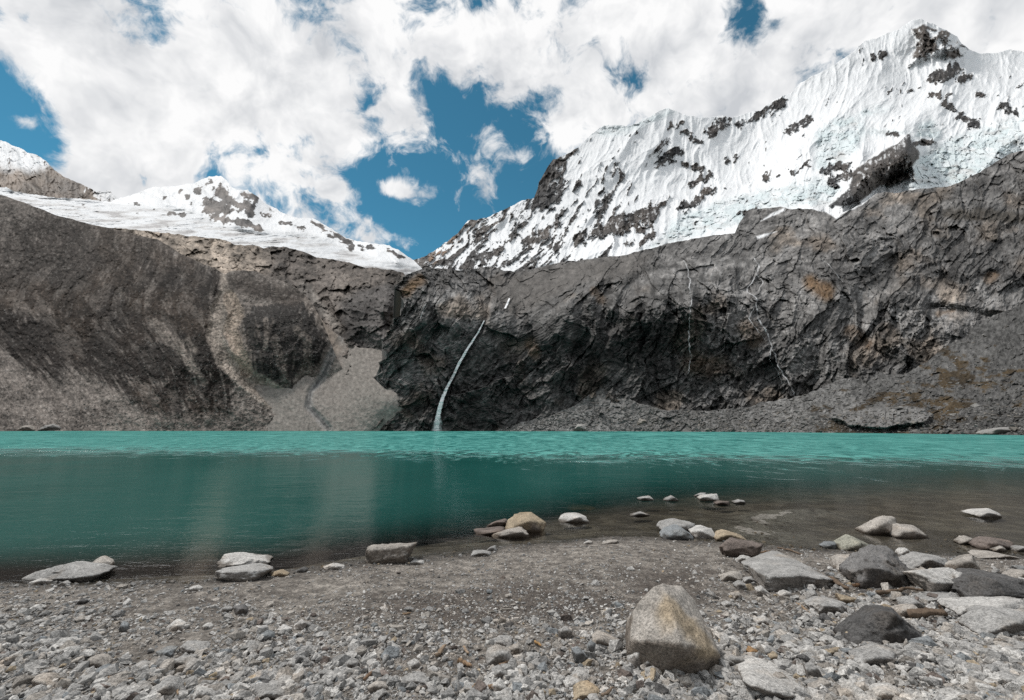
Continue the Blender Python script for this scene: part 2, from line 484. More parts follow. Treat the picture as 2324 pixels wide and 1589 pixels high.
def big_color(X, Y, P, N, d):
    ice, but, summ = big_masks(X, Y)
    n = fbm(P, 55, 6, 0.62, seed=6) * 0.5 + 0.5
    n2 = fbm(P, 20, 5, 0.65, seed=8) * 0.5 + 0.5
    n4 = fbm(P * np.array([1, 1, .6]), 10, 4, .65, seed=18) * .5 + .5
    rock = big_rock(X, Y, P)
    tone = fbm(P, 120, 4, seed=14)
    rc = mix(DARKROCK, BROWNROCK, np.clip(0.25 + tone * .8 + 0.35 * sstep(-5, 5, summ), 0, 1))
    rc = rc * (0.15 + 0.8 * hc(n2) + .7 * hc(n4))[..., None]
    rc = mix(rc, SNOW * .8, sstep(.66, .80, .5 * n4 + .5 * n2 + .14 * sstep(.3, .8, N[..., 2])) * .85)
    f1, f2, cid = worley(P * np.array([1, 1, 1.7]) + 18 * fbm(P, 60, 2, seed=7)[..., None], 34)
    sn_c = mix(SNOW, ICE * .93, np.clip(ice * (0.55 + 0.7 * (cid - .3)) + 0.10 * (n2 - .5), 0, 1))
    crev = ice * (1 - sstep(0.0, 0.12, f2 - f1)) * sstep(.4, .6, n)
    sn_sn_c = mix(sn_c, np.array([.50, .58, .60]), crev * 0.2)
    band = np.abs(fbm(np.stack([P[..., 0] * .35 - .25 * P[..., 2], P[..., 1], P[..., 2] * 1.6], -1), 60, 5, .6, seed=115))
    sn_c = mix(sn_c, np.array([.50, .54, .56]), ice * sstep(.10, .0, band) * .6)
    dirt = ice * sstep(.52, .72, fbm(P * np.array([1, 1, 2.2]), 70, 5, .65, seed=15) * .5 + .5) * sstep(1500, 2000, X + Y)
    sn_c = mix(sn_c, np.array([.42, .41, .40]), dirt * .55)
    c = mix(sn_c, rc, rock)
    # a rusty rib near the col
    c = mix(c, np.array([.22, .14, .09]) * (0.5 + n2[..., None]), rock * sstep(14, 5, dist_line(X, Y, zoomB([(390, 750), (490, 665)]))))
    return c

layer("snow_mountain", 900, 2430, top_big, bot_big, ctrl_big, big_disp, big_color, SNOW_MAT, step=1.35, rows=380, jag=(3.2, 26),
      label="big sharp snow peak with fluted ice faces and dark rock patches", seed=1.3)

# ---------- far rocky ridge at the far left
top_fr = zoomA([(-260, 130), (-100, 160), (0, 190), (40, 205), (90, 225), (130, 245), (180, 262), (215, 285), (245, 318), (285, 350), (330, 375), (380, 395), (430, 420),
                (455, 432), (490, 430), (515, 424), (535, 445), (560, 468), (620, 500), (700, 540)])
ctrl_fr = [(-40, 310, 2000), (0, 440, 1500), (130, 380, 1850), (130, 450, 1500), (270, 460, 1900), (350, 500, 1700)]
def fr_disp(X, Y, P):
    return ridged(P * np.array([1, .6, .5]), 220, 5, .55, seed=21) * 130 + ridged(P * np.array([1, 1, .8]), 45, 4, .6, seed=22) * 22 + facets(P + 6 * fbm(P, 20, 2, seed=27)[..., None], 40, 23) * 30 + facets(P, 15, 24) * 12 + fbm(P, 30, 4, seed=23) * 10
def fr_color(X, Y, P, N, d):
    n = fbm(P, 60, 6, .62, seed=24) * .5 + .5
    line = np.interp(X, [-100, 0, 50, 100, 114, 350], [365, 378, 388, 380, 366, 366])
    snowy = sstep(18, -14, Y - line + 26 * (n - .5))
    streak = fbm(np.stack([P[..., 0] + .5 * P[..., 2], P[..., 1], P[..., 2] * .5], -1), 40, 5, .65, seed=25) * .5 + .5
    snowy = snowy * sstep(.30, .42, streak + .25 * N[..., 2])
    snowy = np.maximum(snowy, sstep(255, 200, 0 * X + 999) )
    patch = sstep(.63, .69, n + .12 * sstep(.3, .8, N[..., 2])) * .8 * (X > 190)
    snowy = np.maximum(snowy, patch)
    rc = mix(np.array([.085, .075, .07]), np.array([.19, .15, .118]), np.clip(.5 + fbm(P * np.array([1, 1, .6]), 90, 5, .6, seed=26), 0, 1)) * (.2 + .9 * hc(streak) + .6 * hc(n))[..., None]
    return mix(rc, SNOW, snowy)
layer("rocky_ridge", -120, 350, top_fr, [(-120, 520), (350, 540)], ctrl_fr, fr_disp, fr_color, SNOW_MAT, step=1.5, rows=170, jag=(2.6, 18),
      label="far brown rock ridge with a snowy crest at the edge", seed=5.1)

# ---------- left snow peak and its glacier
top_sp = zoomA([(-260, 390), (-60, 412), (0, 412), (30, 412), (60, 428), (150, 445), (260, 458), (400, 468), (520, 480), (560, 462), (600, 452), (650, 440), (690, 420), (730, 412), (800, 408),
                (860, 398), (910, 392), (950, 375), (985, 362), (1040, 358), (1065, 378), (1085, 405), (1115, 425), (1165, 422), (1200, 445), (1240, 480), (1300, 510),
                (1350, 540), (1390, 552), (1440, 556), (1480, 560), (1520, 585), (1560, 605), (1600, 632)]) + zoomB(
                [(0, 655), (60, 668), (120, 675), (180, 685), (230, 705), (260, 728), (300, 755), (345, 800), (500, 860)])
bot_sp = zoomA([(-260, 500), (0, 490), (270, 590), (560, 640), (720, 650), (850, 660), (1000, 685), (1250, 730), (1640, 800)]) + zoomB([(120, 840), (260, 870), (500, 890)])
ctrl_sp = [(0, 430, 1300), (0, 480, 900), (200, 450, 1500), (250, 540, 820), (300, 440, 1900), (495, 402, 2000), (470, 500, 1350), (400, 545, 850), (600, 590, 800),
           (620, 480, 1850), (700, 500, 1900), (720, 600, 850), (800, 550, 1750), (900, 560, 1800), (880, 620, 850), (930, 600, 1500), (550, 480, 1500)]
sp_rock = [([(930, 420), (985, 385)], 16, .9), ([(1040, 430), (1090, 480)], 36, .95), ([(1090, 480), (1180, 520)], 26, .95), ([(975, 500), (1060, 520)], 34, .85),
           ([(1000, 550), (1090, 570)], 20, .95), ([(1110, 570), (1220, 605)], 17, 1.0), ([(1150, 445), (1200, 470)], 18, .85), ([(1230, 530), (1330, 560)], 12, .7),
           ([(1320, 570), (1420, 605)], 10, .8), ([(800, 535), (860, 540)], 12, .8), ([(850, 435), (910, 470)], 10, .5), ([(1470, 570), (1560, 640)], 12, .8),
           ([(1560, 630), (1660, 690)], 18, .72), ([(740, 455), (800, 470)], 10, .45), ([(640, 488), (670, 490)], 6, .6), ([(820, 500), (860, 520)], 5, .4), ([(1690, 690), (1780, 700)], 10, .66),
           ([(1780, 690), (1900, 740)], 10, .7), ([(900, 490), (960, 430)], 10, .5), ([(1240, 500), (1300, 540)], 7, .5), ([(540, 470), (600, 465)], 5, .4)]
glacier_poly = zoomA([(-260, 380), (0, 412), (200, 445), (520, 482), (800, 500), (900, 520), (960, 545), (1000, 575), (1120, 600), (1280, 625), (1450, 625), (1640, 700), (1800, 760), (2000, 790), (2000, 900), (-260, 900)])
def sp_disp(X, Y, P):
    gl = sstep(-6, 12, in_poly(X, Y, glacier_poly))
    w = fbm(P, 300, 3, seed=31)
    d = (1 - gl) * (ridged(np.stack([P[..., 0] - .3 * P[..., 2] + 80 * w, P[..., 1] * .5, P[..., 2] * .5], -1), 260, 5, .55, seed=32) * 150 + ridged(P * np.array([1, .7, .5]), 60, 4, .6, seed=33) * 40)
    f1, f2, cid = worley(np.stack([P[..., 0] * .45, P[..., 1] * .5, P[..., 2] * 2.0], -1) + 20 * w[..., None], 24, 5)
    d = d + gl * (fbm(P * np.array([.5, .5, 2.2]), 40, 5, .65, seed=34) * 26 + ridged(P * np.array([.5, .5, 2.4]) + 14 * w[..., None], 26, 4, .6, seed=134) * 14)
    d = d + fbm(P, 25, 4, .6, seed=35) * 7
    return d
def sp_color(X, Y, P, N, d):
    n = fbm(np.stack([P[..., 0] - .6 * P[..., 2], P[..., 1] * .6, P[..., 2] * .6], -1), 45, 6, .63, seed=36) * .5 + .5
    n2 = fbm(P, 22, 5, .65, seed=37) * .5 + .5
    dens = np.zeros(X.shape)
    for pts, w, q in sp_rock:
        wd = w * .482
        dens = np.maximum(dens, q * sstep(wd * 2.2, wd * .1, dist_line(X, Y, zoomA(pts)) + 12 * (n2 - .5) + 8 * (n - .5)))
    dens = np.maximum(dens, .16)
    n5 = ridged(np.stack([P[..., 0] - .7 * P[..., 2], P[..., 1], P[..., 2] * .4], -1), 40, 4, .6, seed=137)
    rock = sstep(-.03, .05, dens * .92 - (.36 * (1 - sstep(.05, .75, n5)) + .34 * hc(n) + .30 * hc(n2)))
    rc = mix(np.array([.042, .039, .039]), np.array([.17, .145, .13]), np.clip(.5 + fbm(P, 80, 4, seed=38), 0, 1)) * (.2 + 1.5 * hc(n2))[..., None]
    gl = sstep(-6, 12, in_poly(X, Y, glacier_poly))
    lay = fbm(np.stack([P[..., 0] * .35 + .2 * P[..., 2], P[..., 1] * .4, P[..., 2] * 2.4], -1), 34, 6, .65, seed=39) * .5 + .5
    c = mix(SNOW * .97, ICE, gl * sstep(.5, .7, lay) * .6)
    c = mix(c, np.array([.60, .615, .63]), gl * .8)
    bot = np.interp(X, [p[0] for p in bot_sp], [p[1] for p in bot_sp])
    edge = sstep(95, 45, bot - Y + 40 * (n2 - .5))
    c = mix(c, DIRTY * .85, np.clip(gl * sstep(.42, .62, hc(lay, 1.8)) * (.40 + .6 * edge), 0, 1))
    c = mix(c, np.array([.27, .26, .26]), gl * sstep(.66, .80, hc(lay, 1.8)) * .75 * np.clip(0.30 + edge, 0, 1))
    return mix(c, rc, rock)
layer("glacier", -120, 1030, top_sp, bot_sp, ctrl_sp, sp_disp, sp_color, SNOW_MAT, step=1.5, rows=220, jag=(2.2, 16),
      label="snow peak with crevassed grey-white glacier below its crest", seed=7.7)

# ---------- tan rock bench below the glacier
top_tb = zoomA([(400, 590), (560, 605), (640, 612), (720, 620), (800, 628), (900, 640), (1000, 648), (1060, 660), (1100, 680), (1200, 682), (1240, 700), (1280, 690), (1340, 692), (1420, 712),
                (1500, 742), (1560, 750), (1640, 765)]) + zoomB([(10, 770), (60, 785), (130, 795), (200, 798), (250, 815), (262, 830), (330, 880)])
bot_tb = [(180, 700), (480, 700), (600, 760), (700, 820), (760, 850), (830, 870), (960, 870)]
ctrl_tb = [(250, 520, 780), (300, 640, 640), (500, 550, 720), (520, 640, 560), (700, 590, 700), (690, 700, 470), (800, 600, 640), (780, 720, 430), (800, 790, 390), (905, 625, 520),
           (900, 700, 400), (860, 800, 362), (860, 860, 352), (760, 840, 372), (940, 700, 400)]
def tb_disp(X, Y, P):
    w = fbm(P, 90, 3, seed=41) * 30
    s = (P[..., 2] + .25 * P[..., 0] + .3 * w) / 11.0
    fr = s - np.floor(s)
    gully = sstep(38, 4, dist_line(X, Y, [(918, 620), (912, 690), (898, 735)]))
    gully2 = sstep(30, 4, dist_line(X, Y, [(690, 640), (730, 700), (770, 760), (740, 830)]))
    k = facets(P + 2 * fbm(P, 9, 3, seed=47)[..., None], 20, 21) * 14 + facets(P, 8, 22) * 6 + facets(P, 3.6, 23) * 2.5
    return (ridged(P + w[..., None], 80, 4, .55, seed=42) * 22 + k + ridged(P, 22, 4, .6, seed=43) * 5) * (.7 + .4 * LAYERS['slant']) - gully * 30 - gully2 * 16
def tb_color(X, Y, P, N, d):
    n = fbm(P, 30, 6, .62, seed=45) * .5 + .5
    n2 = ridged(P * np.array([1, 1, 1.8]), 16, 4, .6, seed=46)
    tan = sstep(640, 540, X) * sstep(650, 570, Y - 0.12 * (X - 300))
    dark = sstep(-10, 14, in_poly(X, Y, [(770, 690), (800, 660), (880, 640), (915, 650), (900, 730), (870, 800), (830, 808), (780, 770)]) + 20 * (n - .5))
    dark2 = sstep(22, 4, dist_line(X, Y, [(790, 760), (830, 800), (880, 770)]) + 14 * (n - .5))
    c = mix(np.array([.145, .125, .11]), np.array([.40, .335, .275]), tan)
    c = mix(c, np.array([.085, .08, .078]), np.maximum(dark, dark2 * .6) * .8)
    scree = sstep(16, 4, dist_line(X, Y, [(690, 650), (730, 700), (770, 745)]) + 14 * (n - .5))
    scree = np.maximum(scree, sstep(20, 5, dist_line(X, Y, [(915, 640), (908, 690), (895, 740), (882, 800)]) + 14 * (n - .5)))
    c = mix(c, np.array([.235, .212, .19]), scree)
    return c * (.12 + .9 * hc(n) + .75 * n2)[..., None]
layer("rock_bench", 190, 960, top_tb, bot_tb, ctrl_tb, tb_disp, tb_color, ROCK_MAT, step=1.5, rows=190, jag=(3.0, 30),
      label="tan and grey ice-smoothed rock bench below the glacier", seed=2.2)

# ---------- scree fan in the corner of the lake
top_sc = [(420, 760), (560, 720), (640, 700), (690, 690), (720, 712), (745, 745), (775, 765), (815, 790), (850, 790), (880, 770), (900, 715), (912, 690), (930, 760), (960, 900)]
ctrl_sc = [(420, 985, 318), (420, 760, 430), (600, 985, 312), (600, 740, 430), (700, 700, 440), (690, 860, 345), (750, 985, 306), (760, 860, 350), (750, 760, 400), (860, 985, 301), (860, 830, 335), (893, 900, 299), (905, 860, 318), (900, 985, 300), (900, 760, 375), (940, 985, 303)]
chan = [(790, 745), (755, 800), (735, 850), (705, 890), (700, 925), (725, 950), (745, 972)]
def sc_disp(X, Y, P):
    g = sstep(12, 2, dist_line(X, Y, chan))
    return fbm(P, 60, 3, seed=51) * 5 + fbm(P, 5, 4, .6, seed=52) * .8 - g * 3
def sc_color(X, Y, P, N, d):
    n = fbm(P, 12, 6, .65, seed=53) * .5 + .5
    sp = fbm(P, 2.2, 3, .7, seed=54) * .5 + .5
    c = mix(np.array([.195, .175, .158]), np.array([.24, .218, .198]), n)
    g = sstep(13, 3, dist_line(X, Y, chan) + 10 * (n - .5))
    c = mix(c, np.array([.26, .25, .24]), g)
    c = mix(c, np.array([.08, .08, .08]), sstep(4.5, 1.5, dist_line(X, Y, chan) + 5 * (n - .5)) * .7)
    c = mix(c, np.array([.24, .20, .165]), sstep(30, 5, dist_line(X, Y, [(700, 690), (745, 760), (760, 790)]) + 14 * (n - .5)) * .7)
    return c * (.68 + .64 * sp)[..., None]
layer("scree_fan", 420, 960, top_sc, [(400, 990), (960, 990)], ctrl_sc, sc_disp, sc_color, SCREE_MAT, step=1.5, rows=200, jag=(1.5, 20),
      label="pale grey scree fan running down to the lake corner", seed=3.3)

# ---------- moraine slope on the left
top_mo = zoomA([(-260, 380), (-60, 430), (0, 446), (100, 478), (180, 508), (270, 545), (340, 560), (420, 585), (560, 612), (660, 640), (740, 655), (800, 690), (850, 722), (900, 745), (950, 770), (1010, 792), (1035, 806),
                (1060, 822), (1085, 806), (1150, 802), (1205, 808), (1260, 828), (1300, 842), (1360, 866), (1400, 890), (1440, 925), (1480, 975), (1520, 1050), (1553, 1130), (1575, 1190), (1610, 1260), (1680, 1350), (1750, 1440), (1800, 1510), (1830, 1575)])
ctrl_mo = [(-80, 985, 335), (0, 985, 330), (0, 800, 410), (0, 620, 500), (0, 445, 600), (150, 985, 325), (200, 800, 395), (200, 650, 470), (260, 530, 540), (350, 985, 318), (350, 800, 375), (350, 690, 430), (400, 600, 480),
           (480, 985, 312), (440, 850, 345), (440, 720, 395), (490, 614, 450), (560, 860, 342), (600, 800, 352), (560, 720, 385), (580, 615, 440), (640, 880, 335), (690, 800, 352), (680, 690, 400), (740, 780, 362), (650, 985, 310), (700, 870, 340), (770, 860, 347), (780, 985, 304.5), (880, 985, 300), (850, 920, 322)]
gul1 = zoomA([(1050, 815), (1058, 900), (1020, 1000), (1010, 1110), (1060, 1220), (1180, 1320), (1330, 1420), (1420, 1480)])
gul1b = zoomA([(1085, 930), (1110, 1010), (1080, 1090), (1120, 1180), (1160, 1270)])
hump = zoomA([(1090, 960), (1150, 960), (1180, 985), (1140, 1020), (1150, 1090), (1190, 1180), (1180, 1240), (1230, 1310), (1390, 1390), (1410, 1340), (1440, 1280), (1520, 1240), (1550, 1150), (1500, 1060), (1440, 960), (1380, 950), (1250, 970)])
streaks = [(zoomA([(725, 1055), (790, 1110), (850, 1170), (905, 1260)]), 20, .8), (zoomA([(880, 1130), (920, 1180)]), 14, .6), (zoomA([(1250, 1040), (1260, 1100), (1240, 1170)]), 8, .6),
           (zoomA([(1400, 1080), (1450, 1130), (1440, 1240), (1390, 1330)]), 14, .5), (zoomA([(1290, 1130), (1330, 1240), (1350, 1340)]), 16, .4), (zoomA([(1440, 940), (1510, 1020), (1560, 1120)]), 16, .9),
           (zoomA([(60, 940), (130, 990), (180, 1020)]), 16, .45), (zoomA([(900, 1230), (960, 1330)]), 16, .5)]
dark_mo = zoomA([(200, 560), (330, 570), (420, 600), (600, 650), (760, 690), (880, 760), (1010, 810), (1030, 880), (1000, 960), (985, 1100), (1050, 1220), (1090, 1320), (1080, 1430), (1010, 1500), (900, 1440), (760, 1510), (700, 1450),
                 (560, 1340), (430, 1270), (330, 1250), (250, 1310), (120, 1260), (60, 1200), (0, 1120), (-200, 1000), (-200, 800), (0, 680), (60, 620)])
def fall(X, Y, P):
    # coordinates along and across the fall line, leaning right toward the lake on the left side
    lean = np.interp(X, [0, 250, 430, 520, 600, 760], [.95, .8, .35, .2, .15, -.5]) * sstep(560, 780, Y)
    return np.stack([X - lean * (Y - 800), Y * .16, 0 * X], -1)
def mo_disp(X, Y, P):
    q = fall(X, Y, P)
    g = sstep(26, 3, dist_line(X, Y, gul1)) * 10 + sstep(20, 3, dist_line(X, Y, gul1b)) * 4
    rill = ridged(q * np.array([1, 2.8, 1]) + (10 * fbm(P, 40, 3, seed=61) + 9 * fbm(P, 14, 4, .6, seed=69))[..., None] * np.array([1, .6, 0]), 32, 5, .65, seed=62)
    hz = sstep(-8, 40, in_poly(X, Y, hump))
    return fbm(P, 110, 4, seed=63) * 14 + rill * 2.6 * (0.35 + 0.65 * sstep(-20, 40, in_poly(X, Y, dark_mo)) + hz) + fbm(P, 9, 6, .68, seed=64) * 3.0 - g + hz * 7
def mo_color(X, Y, P, N, d):
    q = fall(X, Y, P)
    st = fbm(q + 6 * fbm(P, 25, 3, seed=65)[..., None], 13, 6, .6, seed=66) * .5 + .5
    n = fbm(P, 16, 6, .65, seed=67) * .5 + .5
    sp = fbm(P, 2.6, 3, .75, seed=68) * .5 + .5
    big = fbm(P, 70, 4, .55, seed=60) * .5 + .5
    dz = sstep(-22, 10, in_poly(X, Y, dark_mo) + 110 * (st - .5) + 45 * (n - .5))
    upper = sstep(690, 560, Y + .25 * X - 60)
    grey = np.array([.148, .129, .115]); brown = np.array([.0175, .0135, .0115])
    c = mix(grey, brown, dz * np.clip(.86 + .3 * big + .40 * (hc(n) - .5), 0, 1) * (1 - .30 * upper))
    c = mix(c, grey * 1.02, dz * sstep(.575, .66, .6 * st + .4 * n) * .6)
    c = mix(c, np.array([.075, .055, .041]), sstep(.52, .7, big) * .35)
    hz = sstep(-2, 3, in_poly(X, Y, hump) + 44 * (st - .5) + 20 * (n - .5))
    c = mix(c, np.array([.021, .019, .018]), hz * .92)
    c = mix(c, np.array([.12, .10, .086]), hz * sstep(.58, .72, st) * .6)
    top_h = sstep(30, 8, dist_line(X, Y, zoomA([(1100, 860), (1250, 900), (1380, 930)])))
    c = mix(c, np.array([.044, .036, .031]), top_h * .8)
    tan = np.array([.262, .226, .194])
    c = mix(c, tan, sstep(18, 10, dist_line(X, Y, gul1) - np.interp(Y, [620, 700, 800, 900], [-8, 2, 6, 16]) + 14 * (n - .5)) * .95)
    c = mix(c, tan * np.array([1.02, .95, .88]), sstep(20, 12, dist_line(X, Y, gul1b) + 26 * (n - .5)) * .85)
    for pts, w, k in streaks:
        wd = w * .482
        c = mix(c, np.array([.19, .162, .14]), sstep(wd * 1.5, wd * .7, dist_line(X, Y, pts) + 24 * (st - .5) + 14 * (n - .5)) * k)
    low = sstep(925, 960, Y + 20 * (n - .5))
    c = mix(c, grey * 1.0, low * .8)
    spk = sstep(.62, .78, sp)
    sp2 = fbm(P, 1.5, 2, .7, seed=268) * .5 + .5
    c = c * (.12 + .55 * hc(sp, 3.0) + .45 * hc(sp2, 2.6) + .75 * hc(n, 2.8))[..., None]
    rill = ridged(q * np.array([1, 2.8, 1]) + (10 * fbm(P, 40, 3, seed=61) + 9 * fbm(P, 14, 4, .6, seed=69))[..., None] * np.array([1, .6, 0]), 32, 5, .65, seed=62)
    c = mix(c, grey * 1.25 * (.5 + n[..., None]), sstep(.30, .08, rill) * sstep(.35, .65, big) * .40 * sstep(0, 20, in_poly(X, Y, dark_mo)) * (1 - hz))
    fan = sstep(-6, 8, X - np.interp(Y, [760, 800, 830, 860, 900, 940, 985], [752, 770, 755, 735, 690, 660, 640]) + 16 * (n - .5)) * (Y > 740)
    c = mix(c, np.array([.205, .185, .168]) * (.7 + .6 * sp[..., None]), fan)
    g = dist_line(X, Y, chan)
    c = mix(c, np.array([.225, .218, .21]), sstep(13, 3, g + 10 * (n - .5)) * .8)
    c = mix(c, np.array([.05, .05, .05]), sstep(4.5, 1.5, g + 5 * (n - .5)) * .7)
    return c + (spk * (1 - fan))[..., None] * np.array([.07, .067, .064])
layer("moraine_slope", -130, 880, top_mo, [(-130, 992), (880, 992)], ctrl_mo, mo_disp, mo_color, SCREE_MAT, step=1.35, rows=400, jag=(1.3, 22),
      label="dark brown moraine slope cut by pale erosion gullies", seed=4.4)

# ---------- the dark cliff with its slab plateau
top_cl = [(820, 960), (858, 930), (868, 880), (872, 820), (880, 772), (893, 730), (905, 690), (916, 630)] + zoomB([(262, 828), (300, 808), (370, 790), (420, 792), (480, 798), (560, 800), (620, 788), (650, 778), (690, 790), (730, 805), (800, 808),
          (850, 800), (900, 785), (980, 765), (1080, 755), (1150, 745), (1240, 735), (1300, 728), (1350, 712), (1420, 700), (1480, 680), (1560, 665), (1648, 648)]) + zoomF(
          [(1050, 992), (1100, 987), (1118, 945), (1150, 900), (1180, 885), (1290, 876), (1330, 886), (1400, 884), (1470, 893), (1530, 914), (1600, 880), (1650, 858), (1700, 818), (1800, 815), (1900, 797), (2000, 790),
           (2100, 750), (2200, 690), (2270, 650), (2324, 636), (2480, 560)])
ctrl_cl = [(820, 985, 330), (825, 880, 350), (866, 985, 303), (885, 985, 296), (870, 860, 322), (895, 900, 306), (882, 800, 322), (900, 720, 330), (930, 640, 350), (1000, 985, 294), (1000, 800, 312), (1050, 690, 332), (1050, 620, 400), (1150, 985, 290), (1150, 800, 316), (1160, 690, 354), (1170, 612, 480),
           (1300, 985, 284), (1300, 800, 312), (1310, 660, 352), (1300, 595, 500), (1500, 985, 270), (1500, 800, 304), (1520, 620, 354), (1500, 555, 540), (1700, 985, 252), (1700, 850, 285), (1700, 650, 352), (1700, 530, 560),
           (1900, 985, 232), (1900, 820, 262), (1900, 650, 330), (1900, 520, 520), (1800, 475, 680), (2100, 985, 212), (2100, 800, 258), (2120, 640, 335), (2100, 500, 520), (2100, 425, 680), (2324, 985, 195), (2324, 780, 260),
           (2324, 600, 350), (2324, 460, 520), (2324, 350, 680)]
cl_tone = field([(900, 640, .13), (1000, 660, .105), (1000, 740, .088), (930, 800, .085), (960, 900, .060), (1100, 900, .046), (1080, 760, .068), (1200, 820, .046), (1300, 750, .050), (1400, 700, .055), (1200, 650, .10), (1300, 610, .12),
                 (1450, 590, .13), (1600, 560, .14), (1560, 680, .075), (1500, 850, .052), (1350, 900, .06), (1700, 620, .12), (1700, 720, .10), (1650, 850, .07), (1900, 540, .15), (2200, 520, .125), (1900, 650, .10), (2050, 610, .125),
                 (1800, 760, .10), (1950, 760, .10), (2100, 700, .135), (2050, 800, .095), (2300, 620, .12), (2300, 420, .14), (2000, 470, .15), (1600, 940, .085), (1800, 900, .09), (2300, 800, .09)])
def cl_parts(X, Y, P):
    w = fbm(P, 75, 4, seed=71)
    lip = np.interp(X, [860, 930, 1050, 1150, 1230, 1400, 1500, 1560, 1650, 1750, 1850, 2000, 2150, 2324], [640, 645, 640, 690, 665, 632, 605, 600, 590, 600, 640, 640, 650, 640])
    face = sstep(-14, 26, Y - lip + 34 * w)                                   # 1 on the wall, 0 on the plateau
    return w, face
def strata(P, w):
    # tilted beds, contorted in the middle of the wall
    x = P[..., 0]; z = P[..., 2]
    tilt = np.interp(x, [-80, 0, 60, 140, 300], [-.95, -.75, -.25, -.45, -.22])
    return z + tilt * (x - 60) * .55 + 24 * w + 9 * fbm(P, 30, 2, seed=176) + 2.2 * fbm(P, 7, 3, .6, seed=178)
def cl_disp(X, Y, P):
    w, face = cl_parts(X, Y, P)
    q = P + (w * 22)[..., None] * np.array([1, 1, .6])
    big = ridged(q * np.array([1, .8, .75]), 85, 3, .5, seed=72)
    sl = np.stack([P[..., 0] * .8 - .5 * P[..., 2], P[..., 1], P[..., 2] * .5 + .35 * P[..., 0]], -1)
    q2 = q + 1.6 * np.stack([fbm(P, 9, 3, seed=171), 0 * w, fbm(P, 9, 3, seed=172)], -1)
    def rot(p, a, sx, sz):
        ca, sa = math.cos(a), math.sin(a)
        return np.stack([(p[..., 0] * ca + p[..., 2] * sa) * sx, p[..., 1], (-p[..., 0] * sa + p[..., 2] * ca) * sz], -1)
    k1 = facets(rot(q2, -.45, 1.25, .6), 30, 1)
    k2 = facets(rot(q2, -.55, 1.4, .55), 11, 2)
    k2b = facets(rot(q2, .5, 1.2, .7), 16, 5)
    k3 = facets(rot(q2, -.35, 1.3, .75), 4.6, 3)
    k4 = facets(rot(P, .2, 1.0, 1.0), 2.2, 4)
    s = (P[..., 2] * .85 - .32 * P[..., 0] + 20 * w + 2.0 * fbm(P, 14, 3, seed=70)) / 5.2
    fr = s - np.floor(s)
    led = fr - sstep(.5, 1.0, fr)
    fine = ridged(P, 5.5, 4, .62, seed=74)
    vc = ridged(np.stack([P[..., 0] - .35 * P[..., 2] + 6 * w, P[..., 1], P[..., 2] * .22], -1), 15, 4, .6, seed=174)
    brk = sstep(.30, .62, fbm(P, 38, 3, .5, seed=175) * .5 + .5)             # shattered against massive rock
    sc = strata(P, w); s3 = sc / 2.6; fr3 = s3 - np.floor(s3); bed = fr3 - sstep(.45, 1.0, fr3)
    f = face * (big * 10 + k1 * 20 + (.35 + .75 * brk) * (k2b * 12 + k2 * 9) + (.25 + .9 * brk) * (k3 * 6.5 + k4 * 2.6) + vc * 5 + led * .7 + bed * (1.0 - .5 * brk) + fine * 1.5)
    slab = ridged(rot(q, .28, .5, 1.1), 42, 4, .55, seed=75) * 6 + k1 * 10 + k2b * 7 + k2 * 5 + k3 * 3.4 + k4 * 1.6 + fine * 1.0 + fbm(P, 26, 4, seed=76) * 3
    grav = sstep(-14, 12, in_poly(X, Y, [(1120, 640), (1230, 612), (1400, 580), (1480, 575), (1440, 620), (1320, 640), (1240, 680), (1170, 720), (1130, 690)]))
    f = f + (1 - face) * (slab * (1 - .5 * grav)) * (.8 + .42 * np.minimum(LAYERS['slant'], 6))
    # deep chimneys and overhangs
    for pts, wd, dep in ((zoomB([(640, 800), (655, 930), (640, 1040), (560, 1180), (470, 1330), (405, 1550)]), 9, 8), (zoomR([(420, 860), (410, 1000), (250, 1050)]), 16, 10),
                         (zoomR([(800, 960), (690, 1080), (640, 1170)]), 30, 13), (zoomR([(610, 1250), (700, 1240), (820, 1330)]), 20, 8), (zoomR([(940, 1120), (1060, 1130), (1200, 1160)]), 14, 10),
                         (zoomB([(1080, 950), (1110, 1080), (1060, 1200)]), 14, 10), (zoomB([(1200, 900), (1180, 1000), (1240, 1060)]), 14, 10), (zoomR([(880, 985), (1000, 950), (1100, 930)]), 6, 6)):
        f = f - dep * sstep(wd * 1.6, 0, dist_line(X, Y, pts) + 10 * w)
    dome = sstep(0, 40, in_poly(X, Y, zoomF([(1210, 940), (1280, 895), (1400, 880), (1490, 900), (1540, 930), (1450, 960), (1320, 975)]))) * 30
    return f + dome
